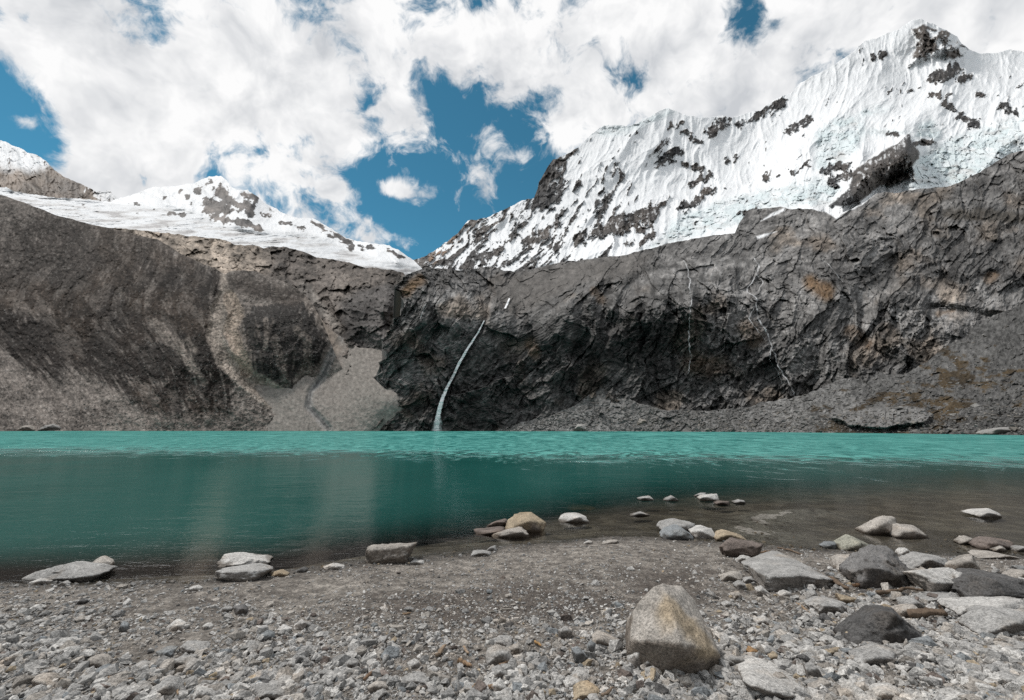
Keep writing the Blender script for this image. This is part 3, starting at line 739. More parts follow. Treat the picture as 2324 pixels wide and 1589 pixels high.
def cl_color(X, Y, P, N, d):
    w, face = cl_parts(X, Y, P)
    n = fbm(P, 14, 6, .65, seed=77) * .5 + .5
    fine = ridged(P, 5.5, 4, .62, seed=74)
    lay = fbm(np.stack([P[..., 0] * .55 + .35 * P[..., 2], P[..., 1] * .35, P[..., 2] * 1.0 - .55 * P[..., 0]], -1), 8, 5, .68, seed=78) * .5 + .5
    big = fbm(P, 60, 4, .55, seed=79)
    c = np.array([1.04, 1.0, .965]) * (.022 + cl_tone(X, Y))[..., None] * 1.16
    c = c * (.12 + .62 * hc(n) + .62 * hc(lay) + .3 * fine)[..., None] * (1 - .38 * (1 - face[..., None]))  # the ridged term puts crevice shade into the rock colour
    c = c * (1 + .45 * big[..., None])
    bs_ = strata(P, w)
    bl = fbm(np.stack([bs_ * 1.0, 0 * w, P[..., 0] * .05], -1), 2.2, 4, .6, seed=177)
    c = c * np.clip(1 + .75 * bl, .3, 1.9)[..., None]
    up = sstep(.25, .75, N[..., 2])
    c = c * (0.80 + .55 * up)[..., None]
    och = np.array([.17, .105, .055])
    for pts, wd, k in ((zoomR([(500, 1030), (550, 1060)]), 30, .85), (zoomB([(270, 900), (330, 850)]), 22, .8), (zoomR([(300, 1230), (260, 1190)]), 34, .35), (zoomR([(1140, 1020), (1160, 1000)]), 16, .5),
                       (zoomR([(960, 1140), (1010, 1130)]), 14, .55), (zoomB([(850, 1150), (870, 1190)]), 22, .35), (zoomB([(1150, 900), (1180, 940)]), 16, .4), (zoomR([(60, 1320), (150, 1330)]), 40, .3),
                       (zoomR([(700, 1250), (640, 1200)]), 22, .4)):
        c = mix(c, och * (.45 + n[..., None]), sstep(wd * .95, wd * .2, dist_line(X, Y, pts) + 20 * (n - .5)) * k)
    c = mix(c, c * np.array([1.32, 1.0, .70]), sstep(.12, .5, fbm(P, 34, 4, seed=80)) * .4)
    # dark water stains running down the wall, pale mineral streaks
    st = fbm(np.stack([P[..., 0] + 3 * w, P[..., 1], P[..., 2] * .07], -1), 5.0, 4, .6, seed=81) * .5 + .5
    c = c * (1 - .4 * face * sstep(.56, .72, st))[..., None]
    # gravel lip and snow patches in the hollows of the plateau
    grav = sstep(-14, 12, in_poly(X, Y, [(1120, 640), (1230, 612), (1400, 580), (1480, 575), (1440, 620), (1320, 640), (1240, 680), (1170, 720), (1130, 690)]) + 16 * (n - .5))
    c = mix(c, np.array([.115, .107, .10]) * (.5 + n[..., None]), grav)
    for poly in (zoomF([(1420, 880), (1520, 872), (1640, 868), (1560, 905), (1530, 925), (1490, 900)]), zoomF([(1195, 945), (1250, 905), (1310, 882), (1310, 890), (1255, 920)]),
                 zoomF([(1190, 1000), (1240, 985), (1280, 980), (1230, 1000), (1195, 1015)]), zoomF([(1630, 855), (1720, 790), (1790, 760), (1790, 772), (1700, 815), (1640, 868)])):
        c = mix(c, SNOW * .95, sstep(-2, 3, in_poly(X, Y, poly) + 8 * (n - .5)))
    # dark turf on the upper right
    turf = sstep(20, 6, dist_line(X, Y, zoomR([(1000, 770), (1060, 780), (1270, 790)])) + 24 * (n - .5))
    c = mix(c, np.array([.05, .043, .034]), turf * .75)
    return np.clip(c, .008, 1)
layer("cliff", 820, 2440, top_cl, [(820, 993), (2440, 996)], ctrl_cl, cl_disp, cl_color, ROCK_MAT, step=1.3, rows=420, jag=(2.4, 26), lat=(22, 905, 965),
      label="tall dark rock wall with smoothed slabs above it", seed=6.1)

# ---------- rubble apron at the foot of the wall
top_ap = [(1110, 985), (1160, 965), (1230, 948), (1300, 925), (1360, 880), (1400, 890), (1450, 915), (1500, 930), (1560, 930), (1650, 930), (1720, 915), (1790, 905), (1850, 890), (1900, 862), (1990, 846), (2050, 850), (2105, 820),
          (2140, 790), (2200, 745), (2260, 715), (2324, 690), (2440, 660)]
ctrl_ap = [(1110, 985, 288), (1300, 985, 274), (1300, 925, 290), (1450, 985, 255), (1450, 920, 272), (1600, 985, 232), (1600, 935, 250), (1750, 985, 205), (1780, 910, 240), (1900, 985, 175), (1950, 930, 200), (1900, 862, 240), (2050, 990, 150), (2050, 850, 222),
           (2140, 790, 250), (2200, 988, 128), (2200, 900, 165), (2324, 988, 112), (2324, 850, 170), (2324, 690, 260), (2440, 990, 100), (2440, 660, 250)]
OUTC = [(1880, 950), (1888, 938), (1930, 934), (1980, 924), (2060, 920), (2100, 928), (2118, 946), (2098, 962), (2000, 976), (1930, 970)]
def ap_disp(X, Y, P):
    oc = sstep(-1, 7, in_poly(X, Y, OUTC) + 5 * fbm(P, 5, 3, seed=98))
    return ap_rubble(X, Y, P) * (1 - .7 * oc) + oc * (9 + facets(P * np.array([1.5, 1, .5]), 5, 13) * 5 + ridged(P * np.array([1, 1, .3]), 4, 4, .6, seed=99) * 1.6)
def ap_rubble(X, Y, P):
    big = sstep(.45, .75, fbm(P, 30, 3, seed=91) * .5 + .5)
    q = P + 1.2 * fbm(P, 4, 2, seed=97)[..., None]
    return fbm(P, 40, 4, seed=92) * 5 + facets(q * np.array([1, 1, 1.4]), 4.2, 9) * (2.0 + 2.5 * big) + facets(q * np.array([1, 1, 1.4]), 1.9, 10) * 1.7 + fbm(P, 2.0, 3, .6, seed=93) * .7
def ap_color(X, Y, P, N, d):
    sp = fbm(P, 1.8, 3, .7, seed=96) * .5 + .5
    n = fbm(P, 14, 6, .68, seed=94) * .5 + .5
    lt = 1.12 * field([(1200, 950, .135), (1400, 960, .13), (1500, 900, .10), (1700, 960, .12), (1900, 860, .13), (2000, 870, .085), (2150, 800, .085), (2324, 760, .07), (2324, 960, .065), (2100, 980, .08)])(X, Y)
    c = np.array([1.02, 1.0, .97]) * lt[..., None] * (.25 + .8 * hc(sp) + .6 * hc(n))[..., None]
    turf = np.array([.050, .033, .014])
    z = field([(1300, 960, .1), (1600, 970, .36), (1750, 940, .38), (1900, 880, .50), (2000, 890, .58), (2100, 850, .62), (2120, 830, .66), (2200, 905, .72), (2324, 890, .66), (2150, 970, .66), (2324, 960, .42), (2300, 780, .36), (1980, 850, .2), (2240, 940, .45)])(X, Y)
    gz = sstep(.47, .54, z * .62 + .8 * (fbm(P * np.array([.6, 1, 1.4]), 8, 6, .7, seed=95) * .5 + .5) - .34)
    c = mix(c, turf * (.3 + 1.2 * hc(n)[..., None]), gz * .85)
    oc = sstep(-1, 5, in_poly(X, Y, OUTC) + 5 * fbm(P, 5, 3, seed=98))
    oc_c = np.array([.155, .152, .148]) * (.35 + 1.2 * (fbm(P * np.array([1, 1, .25]), 3.5, 5, .65, seed=100) * .5 + .5))[..., None]
    c = mix(c, oc_c, oc)
    return np.clip(c, .008, 1)
layer("rubble_apron", 1110, 2440, top_ap, [(1110, 992), (1900, 993), (2200, 1000), (2440, 1004)], ctrl_ap, ap_disp, ap_color, SCREE_MAT, step=1.3, rows=190, jag=(5.0, 40),
      label="grey boulder rubble with ochre turf under the wall", seed=8.8)
# ------------------------------------------------------------------ beach, lake bed, water
def on_plane(pts):
    p = np.array(pts, float)
    rx, rz = ray(p[:, 0], p[:, 1])
    Y = -CAM_Z / rz; X = rx * Y
    th = np.arctan2(X, Y); r = np.hypot(X, Y)
    k = np.argsort(th)
    return th[k], r[k]
SH_T, SH_R = on_plane([(-260, 1330), (0, 1322), (60, 1324), (200, 1322), (300, 1318), (430, 1322), (500, 1312), (640, 1300), (720, 1290), (830, 1276), (950, 1266), (1060, 1256), (1110, 1244), (1300, 1226), (1400, 1220),
                       (1490, 1222), (1560, 1230), (1650, 1230), (1740, 1242), (1800, 1246), (1850, 1250), (1900, 1250), (2000, 1256), (2150, 1260), (2324, 1264), (2600, 1266)])
TR_T, TR_R = on_plane([(-260, 1255), (0, 1262), (300, 1245), (600, 1236), (850, 1200), (1000, 1180), (1200, 1150), (1400, 1116), (1600, 1098), (1900, 1086), (2324, 1068), (2600, 1060)])
BD_T, BD_R = on_plane([(-260, 1020), (0, 1022), (700, 1027), (1162, 1034), (1700, 1042), (2324, 1050), (2600, 1052)])

def _pl(p):
    t, r = on_plane([p]); return float(np.sin(t[0]) * r[0]), float(np.cos(t[0]) * r[0])
SPIT = [_pl(p) for p in ((1735, 1212), (1712, 1190), (1740, 1170), (1790, 1158), (1845, 1156))]

def shore_s(x, y):
    th = np.arctan2(x, y); r = np.hypot(x, y)
    r0 = np.interp(th, SH_T, SH_R); r1 = np.interp(th, TR_T, TR_R)
    return r - r0, (r - r0) / (r1 - r0), r
def ground_z(x, y):
    x = np.asarray(x, float); y = np.asarray(y, float)
    dr, s, r = shore_s(x, y)
    p = np.stack([x, y, 0 * x], -1)
    wob = fbm(p, 1.1, 3, .5, seed=201) * .22
    dr = dr + wob
    beach = 0.055 * np.maximum(-dr, 0) ** 0.9
    sp = np.maximum(s + wob * .3, 0)
    deep = -0.40 * np.minimum(sp, 1) ** 1.15 - np.minimum(np.maximum(sp - 1, 0) * .55, 14)
    z = np.where(dr < 0, beach, deep)
    land = sstep(.3, -1.2, dr)
    z = z + fbm(p, 1.6, 4, .5, seed=202) * .035 * land + fbm(p, .16, 4, .6, seed=203) * .012 * (0.3 + .7 * land)
    spit = np.exp(-(dist_line(x, y, SPIT) / .5) ** 2)
    z = np.where(dr > 0, z * (1 - .96 * spit) + (.0 + .05 * fbm(p, .5, 4, .6, seed=205)) * spit, z)
    right = sstep(.35, .75, np.arctan2(x, y)) * sstep(0, -2.5, dr) * .12
    return z + right
_GRID = {}
def gz_fast(x, y):
    """beach height read back from the built ground sheet"""
    t0, dt, lr0, dlr, G = _GRID['g']
    th = np.arctan2(x, y); lr = np.log(np.maximum(np.hypot(x, y), .5))
    u = np.clip((th - t0) / dt, 0, G.shape[1] - 1.001); v = np.clip((lr - lr0) / dlr, 0, G.shape[0] - 1.001)
    i = np.floor(u).astype(int); j = np.floor(v).astype(int); fu = u - i; fv = v - j
    return (G[j, i] * (1 - fu) + G[j, i + 1] * fu) * (1 - fv) + (G[j + 1, i] * (1 - fu) + G[j + 1, i + 1] * fu) * fv
def ground_hit(dx, dy, level=None):
    """where a line of sight meets the beach (or the water when level is 0)"""
    rx, rz = ray(dx, dy)
    Y = CAM_Z / -rz
    for _ in range(25):
        z = gz_fast(rx * Y, Y)
        if level is not None: z = np.maximum(z, level)
        Y = .5 * Y + .5 * (CAM_Z - z) / -rz
    return float(rx * Y), float(Y), float(CAM_Z + rz * Y)

th = np.linspace(-1.35, 1.35, 620)
rr = np.concatenate([np.geomspace(.5, 45, 620), np.geomspace(47, 420, 40)])
TH, RR = np.meshgrid(th, rr)
GX = np.sin(TH) * RR; GY = np.cos(TH) * RR
GZ = ground_z(GX, GY)
_GRID['g'] = (th[0], th[1] - th[0], math.log(.5), math.log(45 / .5) / 619, GZ[:620])
gp = np.stack([GX, GY, GZ], -1)
gdr, gs, _ = shore_s(GX, GY)
n1 = fbm(gp, .9, 5, .6, seed=211) * .5 + .5
n2 = fbm(gp, .12, 4, .65, seed=212) * .5 + .5
n3 = fbm(gp, 3.0, 3, .5, seed=213) * .5 + .5
gc = mix(np.array([.135, .118, .103]), np.array([.33, .30, .265]), np.clip(hc(n1) * .5 + .65 * hc(n2, 3) - .1, 0, 1))
gc = mix(gc, np.array([.070, .055, .046]), sstep(.57, .70, n3 * .6 + n1 * .4) * .7)
wet = sstep(-.55, .05, gdr + .35 * (n1 - .5))
gc = mix(gc, np.array([.050, .044, .038]), wet * .75)
uw = sstep(.0, .35, gdr)
stonebed = sstep(.5, .62, fbm(gp * np.array([1, .8, 1]), .5, 3, .55, seed=214) * .5 + .5)
gc = mix(gc, mix(np.array([.085, .072, .056]), np.array([.20, .175, .14]), np.clip(stonebed * .6 + .6 * hc(n1) - .2, 0, 1)), uw)
spitm = np.exp(-(dist_line(GX, GY, SPIT) / .5) ** 2) * (gdr > 0)
gc = mix(gc, np.array([.24, .225, .20]), np.clip(spitm * 1.5 * hc(n1 * .4 + n2 * .6 + .02, 3.4), 0, .8))
gc = gc * (.6 + .8 * n2)[..., None]

def ground_material():
    m, nt, out = new_mat("beach_soil"); g = NT(nt)
    pos = g.n("ShaderNodeNewGeometry").outputs["Position"]
    c = g.attr("Col").outputs["Color"]
    a = g.noise(pos, 22.0, 8.0, 0.75); b = g.voronoi(pos, 30.0)
    v = g.ramp(a, .3, .7, .5, 1.45, False)
    v = g.math('MULTIPLY', v, g.ramp(b, 0.1, .7, 1.25, .75, False))
    bs = g.n("ShaderNodeBsdfPrincipled")
    g.set(bs.inputs["Base Color"], g.vmath('MULTIPLY', c, g.grey(v)))
    bs.inputs["Roughness"].default_value = .9; bs.inputs["Specular IOR Level"].default_value = .25
    h = g.math('SUBTRACT', a, g.math('MULTIPLY', b, .6))
    g.set(bs.inputs["Normal"], g.bump(h, 1.0, .035))
    nt.links.new(bs.outputs[0], out.inputs[0])
    return m
tag(link("ground", mesh_from("ground", gp.reshape(-1, 3), grid_faces(*GX.shape)[:, ::-1], True, gc.reshape(-1, 3)), ground_material()),
    "stony brown beach sloping into the lake", kind="structure")

# water sheet
th = np.linspace(-1.3, 1.3, 420)
rr = np.concatenate([np.geomspace(3.5, 60, 260), np.geomspace(62, 430, 60)])
TH, RR = np.meshgrid(th, rr)
WX = np.sin(TH) * RR; WY = np.cos(TH) * RR
depth = np.maximum(-ground_z(WX, WY), 0)
opq = 1 - np.exp(-(np.maximum(depth - .12, 0) * 2.9) ** 1.35)
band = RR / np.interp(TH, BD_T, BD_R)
def water_material():
    m, nt, out = new_mat("turquoise_lake_water"); g = NT(nt)
    pos = g.n("ShaderNodeNewGeometry").outputs["Position"]
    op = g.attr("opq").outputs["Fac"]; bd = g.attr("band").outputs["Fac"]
    gust = g.noise(g.vmul(pos, (.10, .05, 1)), 1.0, 6.0, .6)
    # wind-ripple light and dark put into the colour, longer with the fetch
    wv = g.noise(g.vmul(pos, (.12, .12, 1)), 1.0, 3.0, .5)
    px = g.n("ShaderNodeCombineXYZ"); g.set(px.inputs[0], g.math('MULTIPLY', g.math('SUBTRACT', wv, .5), 9.0)); pw = g.vmath('ADD', pos, px.outputs[0])
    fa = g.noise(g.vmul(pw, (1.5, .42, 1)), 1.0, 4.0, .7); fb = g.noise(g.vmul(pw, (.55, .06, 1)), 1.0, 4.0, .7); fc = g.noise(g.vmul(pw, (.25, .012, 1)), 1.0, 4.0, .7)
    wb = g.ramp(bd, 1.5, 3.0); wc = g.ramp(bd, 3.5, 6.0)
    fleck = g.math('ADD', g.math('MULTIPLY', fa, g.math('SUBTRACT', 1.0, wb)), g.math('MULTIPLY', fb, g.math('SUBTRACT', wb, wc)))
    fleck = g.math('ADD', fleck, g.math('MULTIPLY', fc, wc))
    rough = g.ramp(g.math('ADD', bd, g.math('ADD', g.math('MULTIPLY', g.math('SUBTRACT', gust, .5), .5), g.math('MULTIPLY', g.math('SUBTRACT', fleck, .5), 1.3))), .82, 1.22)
    calm_shade = g.mixc(g.ramp(gust, .35, .65), (.010, .084, .073), (.015, .108, .094))
    band_sunlit = g.mixc(g.ramp(fleck, .36, .66), (.014, .115, .106), (.115, .36, .322))
    body = g.mixc(rough, calm_shade, band_sunlit)  # sunlit far band and cloud-shaded near water, put into the body colour
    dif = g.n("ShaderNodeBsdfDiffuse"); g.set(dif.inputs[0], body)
    tr = g.n("ShaderNodeBsdfTransparent"); tr.inputs[0].default_value = (.88, .88, .84, 1)
    under = g.n("ShaderNodeMixShader"); g.set(under.inputs[0], op)
    nt.links.new(tr.outputs[0], under.inputs[1]); nt.links.new(dif.outputs[0], under.inputs[2])
    w1 = g.noise(g.vmul(pos, (.55, 1.6, 1)), 1.6, 5.0, .6)
    w2 = g.noise(g.vmul(pos, (1, 2.4, 1)), 6.0, 4.0, .6)
    w0 = g.noise(g.vmul(pos, (.35, .9, 1)), .8, 3.0, .55)
    hgt = g.math('ADD', g.math('ADD', g.math('MULTIPLY', w1, .022), g.math('MULTIPLY', w2, .0040)), g.math('MULTIPLY', w0, .03))
    hgt = g.math('MULTIPLY', hgt, g.math('ADD', g.ramp(gust, .35, .65, .35, 1.0), g.math('MULTIPLY', rough, 4.0)))
    nb = g.bump(hgt, 1.0, 1.0)
    gl = g.n("ShaderNodeBsdfGlossy"); gl.inputs["Roughness"].default_value = .06
    g.set(gl.inputs["Normal"], nb)
    fr = g.n("ShaderNodeFresnel"); fr.inputs[0].default_value = 1.33; g.set(fr.inputs["Normal"], nb)
    f = g.math('MINIMUM', fr.outputs[0], .62)
    f = g.math('MULTIPLY', f, g.ramp(rough, 0, 1, .80, .30, False))
    top = g.n("ShaderNodeMixShader"); g.set(top.inputs[0], f)
    nt.links.new(under.outputs[0], top.inputs[1]); nt.links.new(gl.outputs[0], top.inputs[2])
    nt.links.new(top.outputs[0], out.inputs[0])
    return m
wv = np.stack([WX, WY, 0 * WX], -1).reshape(-1, 3)
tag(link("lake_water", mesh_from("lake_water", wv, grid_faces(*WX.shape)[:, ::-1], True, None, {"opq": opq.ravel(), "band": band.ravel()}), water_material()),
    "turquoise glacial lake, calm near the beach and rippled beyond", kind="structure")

# ------------------------------------------------------------------ stone material: tint from 'Col' and the object colour, granite speckle
def stone_material():
    m, nt, out = new_mat("granite_stone"); g = NT(nt)
    geo = g.n("ShaderNodeNewGeometry")
    pos = geo.outputs["Position"]
    oc = g.n("ShaderNodeObjectInfo").outputs["Color"]
    c = g.vmath('MULTIPLY', g.attr("Col").outputs["Color"], oc)
    a = g.noise(pos, 7.0, 7.0, .65); b = g.noise(pos, 70.0, 3.0, .7); d = g.noise(pos, 28.0, 5.0, .7)
    v = g.ramp(a, .3, .7, .72, 1.28, False)
    v = g.math('MULTIPLY', v, g.ramp(b, .34, .66, .62, 1.42, False))
    v = g.math('MULTIPLY', v, g.ramp(d, .30, .46, .62, 1.0, False))
    c = g.vmath('MULTIPLY', c, g.grey(v))
    warm = g.noise(pos, 3.1, 4.0, .6)
    c = g.mixc(g.ramp(warm, .52, .75, 0, .35), c, g.vmath('MULTIPLY', c, (1.22, .98, .74)))
    bs = g.n("ShaderNodeBsdfPrincipled")
    g.set(bs.inputs["Base Color"], c)
    bs.inputs["Roughness"].default_value = .88; bs.inputs["Specular IOR Level"].default_value = .2
    h = g.math('ADD', g.math('MULTIPLY', d, .7), g.math('MULTIPLY', b, .35))
    g.set(bs.inputs["Normal"], g.bump(h, 1.0, .026))
    nt.links.new(bs.outputs[0], out.inputs[0])
    return m
STONE_MAT = stone_material()

def icosphere(n):
    bm = bmesh.new(); bmesh.ops.create_icosphere(bm, subdivisions=n, radius=1.0)
    v = np.array([x.co[:] for x in bm.verts]); f = np.array([[y.index for y in x.verts] for x in bm.faces], np.int32)
    bm.free()
    return v / np.linalg.norm(v, axis=1, keepdims=True), f
ICO = {n: icosphere(n) for n in (1, 2, 3, 4, 5)}

def poly_radius(dirs, normals, dist, p):
    """radius of the rounded polyhedron bounded by the planes normal.x = dist"""
    q = np.maximum(dirs @ normals.T, 0) / dist
    m = q.max(1)
    soft = m * ((q / m[:, None]) ** p).sum(1) ** (1.0 / p)
    return 1.0 / (soft if p < 40 else .85 * m + .15 * soft)

def broken_stone(rs, flat=.7, bevel=0.0, n=None):
    """a sharp broken stone: the hull of a few random points, its edges optionally worn"""
    n = n or rs.randint(9, 15)
    p = rs.normal(size=(n, 3)); p /= np.linalg.norm(p, axis=1, keepdims=True)
    p = p * rs.uniform(.82, 1.0, (n, 1)) * np.array([1, rs.uniform(.62, .95), flat])
    bm = bmesh.new()
    for q in p: bm.verts.new(q)
    r = bmesh.ops.convex_hull(bm, input=bm.verts)
    bmesh.ops.delete(bm, geom=[v for v in bm.verts if not v.link_faces], context='VERTS')
    bmesh.ops.dissolve_limit(bm, angle_limit=math.radians(16), verts=bm.verts, edges=bm.edges)
    if bevel:
        bmesh.ops.bevel(bm, geom=list(bm.edges), offset=bevel, segments=2, profile=.6, affect='EDGES', clamp_overlap=True)
    bmesh.ops.triangulate(bm, faces=bm.faces)
    bmesh.ops.recalc_face_normals(bm, faces=bm.faces)
    bm.verts.index_update()
    v = np.array([x.co[:] for x in bm.verts]); f = np.array([[y.index for y in x.verts] for x in bm.faces], np.int32)
    bm.free()
    return v, f

def rand_rot(rs, n, tilt=.35):
    a = rs.uniform(0, 2 * np.pi, n); t = rs.normal(0, tilt, n); u = rs.uniform(0, 2 * np.pi, n)
    ca, sa = np.cos(a), np.sin(a)
    Rz = np.zeros((n, 3, 3)); Rz[:, 0, 0] = ca; Rz[:, 0, 1] = -sa; Rz[:, 1, 0] = sa; Rz[:, 1, 1] = ca; Rz[:, 2, 2] = 1
    ax = np.stack([np.cos(u), np.sin(u), 0 * u], -1)
    K = np.zeros((n, 3, 3)); K[:, 0, 1] = -ax[:, 2]; K[:, 0, 2] = ax[:, 1]; K[:, 1, 0] = ax[:, 2]; K[:, 1, 2] = -ax[:, 0]; K[:, 2, 0] = -ax[:, 1]; K[:, 2, 1] = ax[:, 0]
    R = np.eye(3)[None] + np.sin(t)[:, None, None] * K + (1 - np.cos(t))[:, None, None] * (K @ K)
    return R @ Rz

TONES = {'pale': (.44, .427, .407), 'grey': (.305, .298, .287), 'warm': (.35, .322, .29), 'tan': (.315, .258, .186), 'dark': (.095, .092, .09), 'brown': (.150, .124, .110), 'blue': (.225, .238, .245), 'olive': (.29, .283, .235), 'rust': (.30, .185, .095),
         'wet': (.085, .075, .062)}
# ------------------------------------------------------------------ the rocks one can point to
def ZC(p): return [(x * .3931, y * .3931 + 964.6) for x, y in p]
def ZD(p): return [(x * .3575 + 737.6, y * .3575 + 1021.3) for x, y in p]
def ZE(p): return [(x * .3652 + 1475.3, y * .3652 + 1078.1) for x, y in p]
ZOOM = {'C': ZC, 'D': ZD, 'E': ZE, 'N': lambda p: list(p)}

def hull_planes(pts):
    bm = bmesh.new()
    for p in pts: bm.verts.new(p)
    bmesh.ops.convex_hull(bm, input=bm.verts)
    bm.normal_update()
    N = []; D = []; A = []
    for f in bm.faces:
        if f.calc_area() > 1e-7:
            N.append(f.normal[:]); D.append(f.normal.dot(f.verts[0].co)); A.append(f.calc_area())
    bm.free()
    return np.array(N), np.array(D), np.array(A)
def big_planes(N, D, A, deg):
    """the few dominant planes of a hull"""
    keep = []
    for k in np.argsort(-A):
        if all(N[k] @ N[j] < math.cos(math.radians(deg)) for j in keep): keep.append(k)
    return N[keep], D[keep]

ROCKS = []
def simplify(p, tol):
    """keep only the corners of a closed outline"""
    p = [np.array(q, float) for q in p]
    while len(p) > 5:
        dev = []
        for k in range(len(p)):
            a, q, b = p[k - 1], p[k], p[(k + 1) % len(p)]
            ab = b - a
            dev.append(abs(ab[0] * (q - a)[1] - ab[1] * (q - a)[0]) / (np.hypot(*ab) + 1e-9))
        k = int(np.argmin(dev))
        if dev[k] > tol: break
        p.pop(k)
    return np.array(p)
def rock(zoom, outline, tone, label, thick=.8, kind=None, front=(), stain=None, water=False, sink=.2, seed=None, sharp=90, Y=None, rough=.055, lean=.6, group=None, shade=1.0, facet=26):
    seed = seed if seed is not None else len(ROCKS) + 11
    rs = np.random.RandomState(seed)
    conv = ZOOM[zoom]
    o = np.array(conv(outline), float)
    if sharp > 40: o = simplify(o, .055 * max(np.ptp(o[:, 0]), np.ptp(o[:, 1])))
    fr = conv([(a, b) for a, b, _ in front]) if front else []
    x0, x1 = o[:, 0].min(), o[:, 0].max(); y0, y1 = o[:, 1].min(), o[:, 1].max()
    wpx = x1 - x0
    cx = .5 * (x0 + x1)
    if Y is None:
        gx, gy, gz_ = ground_hit(cx, y1 - .02 * (y1 - y0), None if kind == 'submerged_slab' else 0.0)
    else:
        gy = Y; gz_ = 0.0
    wm = wpx / F_D * gy * 1.02
    T = wm * thick
    if lean < .9:
        lean = min(lean, .5 * (y1 - y0) / F_D * gy / (T * float(-ray(cx, y1)[1]) + 1e-6)) if Y is None else lean
    hf = (y1 - o[:, 1]) / max(y1 - y0, 1e-6)
    pts = [at(a, b, gy + T * (.12 + lean * h)) for (a, b), h in zip(o, hf)]
    oc = o.mean(0)
    # the near face: the outline drawn in, a little low
    if front:
        for (a, b), (_, _, k) in zip(fr, front): pts.append(at(a, b, gy - T * k))
    else:                                                # a few random breaks on the near face
        for k in range(rs.randint(2, 5)):
            a = oc[0] + rs.uniform(-.30, .30) * wpx; b = y0 + (y1 - y0) * rs.uniform(.30, .62)
            pts.append(at(a, b, gy + T * rs.uniform(-.12, .10)))
        for k in (-.34, 0.04, .30):
            pts.append(at(oc[0] + (k + rs.uniform(-.08, .08)) * wpx, y1 - (y1 - y0) * rs.uniform(.02, .12), gy + T * rs.uniform(-.02, .12)))
    # the far face, and the foot sunk into the gravel
    for (a, b), h in zip(o, hf):
        q = at(oc[0] + (a - oc[0]) * .82, b, gy + T * (.12 + lean * h))
        q = q + np.array([0, T * (.35 if h > .5 else .6), 0]); 
        q[2] = gz_ + (q[2] - gz_) * (.72 if h > .3 else .6) 
        pts.append(q)
        if h < .35:
            q = at(oc[0] + (a - oc[0]) * .95, b, gy + T * .15); hgt = (y1 - y0) / F_D * gy
            q = q.copy(); q[2] -= sink * hgt + .015; pts.append(q)
    pts = np.array(pts)
    c = .5 * (pts.min(0) + pts.max(0)); size = .5 * (pts.max(0) - pts.min(0)) + 1e-6
    n, d, ar = hull_planes((pts - c) / size)
    d = np.maximum(d, .05)
    n2, d2 = big_planes(n, d, ar, facet)
    px = wpx * .44
    lod = 5 if px > 42 else 4 if px > 13 else 3
    dirs, f = ICO[lod]
    r = poly_radius(dirs, n, d, sharp)
    if sharp > 40: r = np.minimum(poly_radius(dirs, n2, d2, 120), r * 1.12)
    off = rs.uniform(0, 90, 3)
    loc = dirs * r[:, None] * size                       # metres about the centre
    s = float(np.mean(size))
    bigw = fbm(loc / s + off, .9, 4, .55); chip = facets3(loc / s + off + .12 * bigw[:, None], .62, seed % 17, 1.0, .3) + .45 * facets3(loc / s + off + .1 * bigw[:, None], .24, seed % 13, 1.0, .4); fine = fbm(loc / s + off, .14, 4, .65)
    r = r * (1 + rough * (.3 * bigw + 2.6 * chip + .35 * fine))
    v = dirs * r[:, None] * size
    base = np.array(TONES[tone]) * shade * rs.uniform(.94, 1.06)
    col = np.ones((len(v), 3)) * base
    m1 = fbm(v / s + off + 7, .7, 4, .6)
    col = col * (1 + .22 * m1)[:, None]
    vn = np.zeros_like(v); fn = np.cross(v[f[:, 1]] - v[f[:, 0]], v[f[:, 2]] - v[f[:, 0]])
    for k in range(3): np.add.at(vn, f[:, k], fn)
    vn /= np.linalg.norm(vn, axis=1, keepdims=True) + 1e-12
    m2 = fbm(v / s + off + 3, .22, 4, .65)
    side = sstep(.15, .62, vn[:, 2] + .30 * m1 + .22 * m2)                 # top light and side shade put into the colour, with dark lichen
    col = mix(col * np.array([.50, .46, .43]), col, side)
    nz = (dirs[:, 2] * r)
    col = mix(col * np.array([.72, .68, .64]), col, sstep(-.75, .0, nz + .45 * m1))          # foot darkened by soil and by shade put into the colour
    if stain:
        pl, wd, st = stain
        line = [at(a, b, gy - T * .1) - c for a, b in conv(pl)]
        dd = np.full(len(v), 9.0)
        for A, B in zip(line[:-1], line[1:]):
            ab = B - A; t = np.clip(((v - A) @ ab) / (ab @ ab), 0, 1)
            dd = np.minimum(dd, np.linalg.norm(v - A - t[:, None] * ab, axis=1))
        col = mix(col, np.array(st), np.clip(sstep(wd * wm, wd * wm * .25, dd + .12 * wm * m1) * .85, 0, 1))
    if water or tone == 'wet':
        col = col * mix(np.array([.36, .33, .30]), np.array([1, 1, 1]), sstep(.012, .05, v[:, 2] + c[2] + .02 * m1)) if water else col
    big = wpx > 62
    nm = kind or ('boulder' if big else 'rock' if wpx > 30 else 'stone')
    zmin = v[:, 2].min()
    base_pt = np.array([c[0], c[1], c[2] + zmin])
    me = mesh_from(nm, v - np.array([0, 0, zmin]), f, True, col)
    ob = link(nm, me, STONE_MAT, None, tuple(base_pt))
    tag(ob, label, nm.replace('_', ' '), group)
    ROCKS.append((base_pt[0], base_pt[1], wm * .5))
    return ob

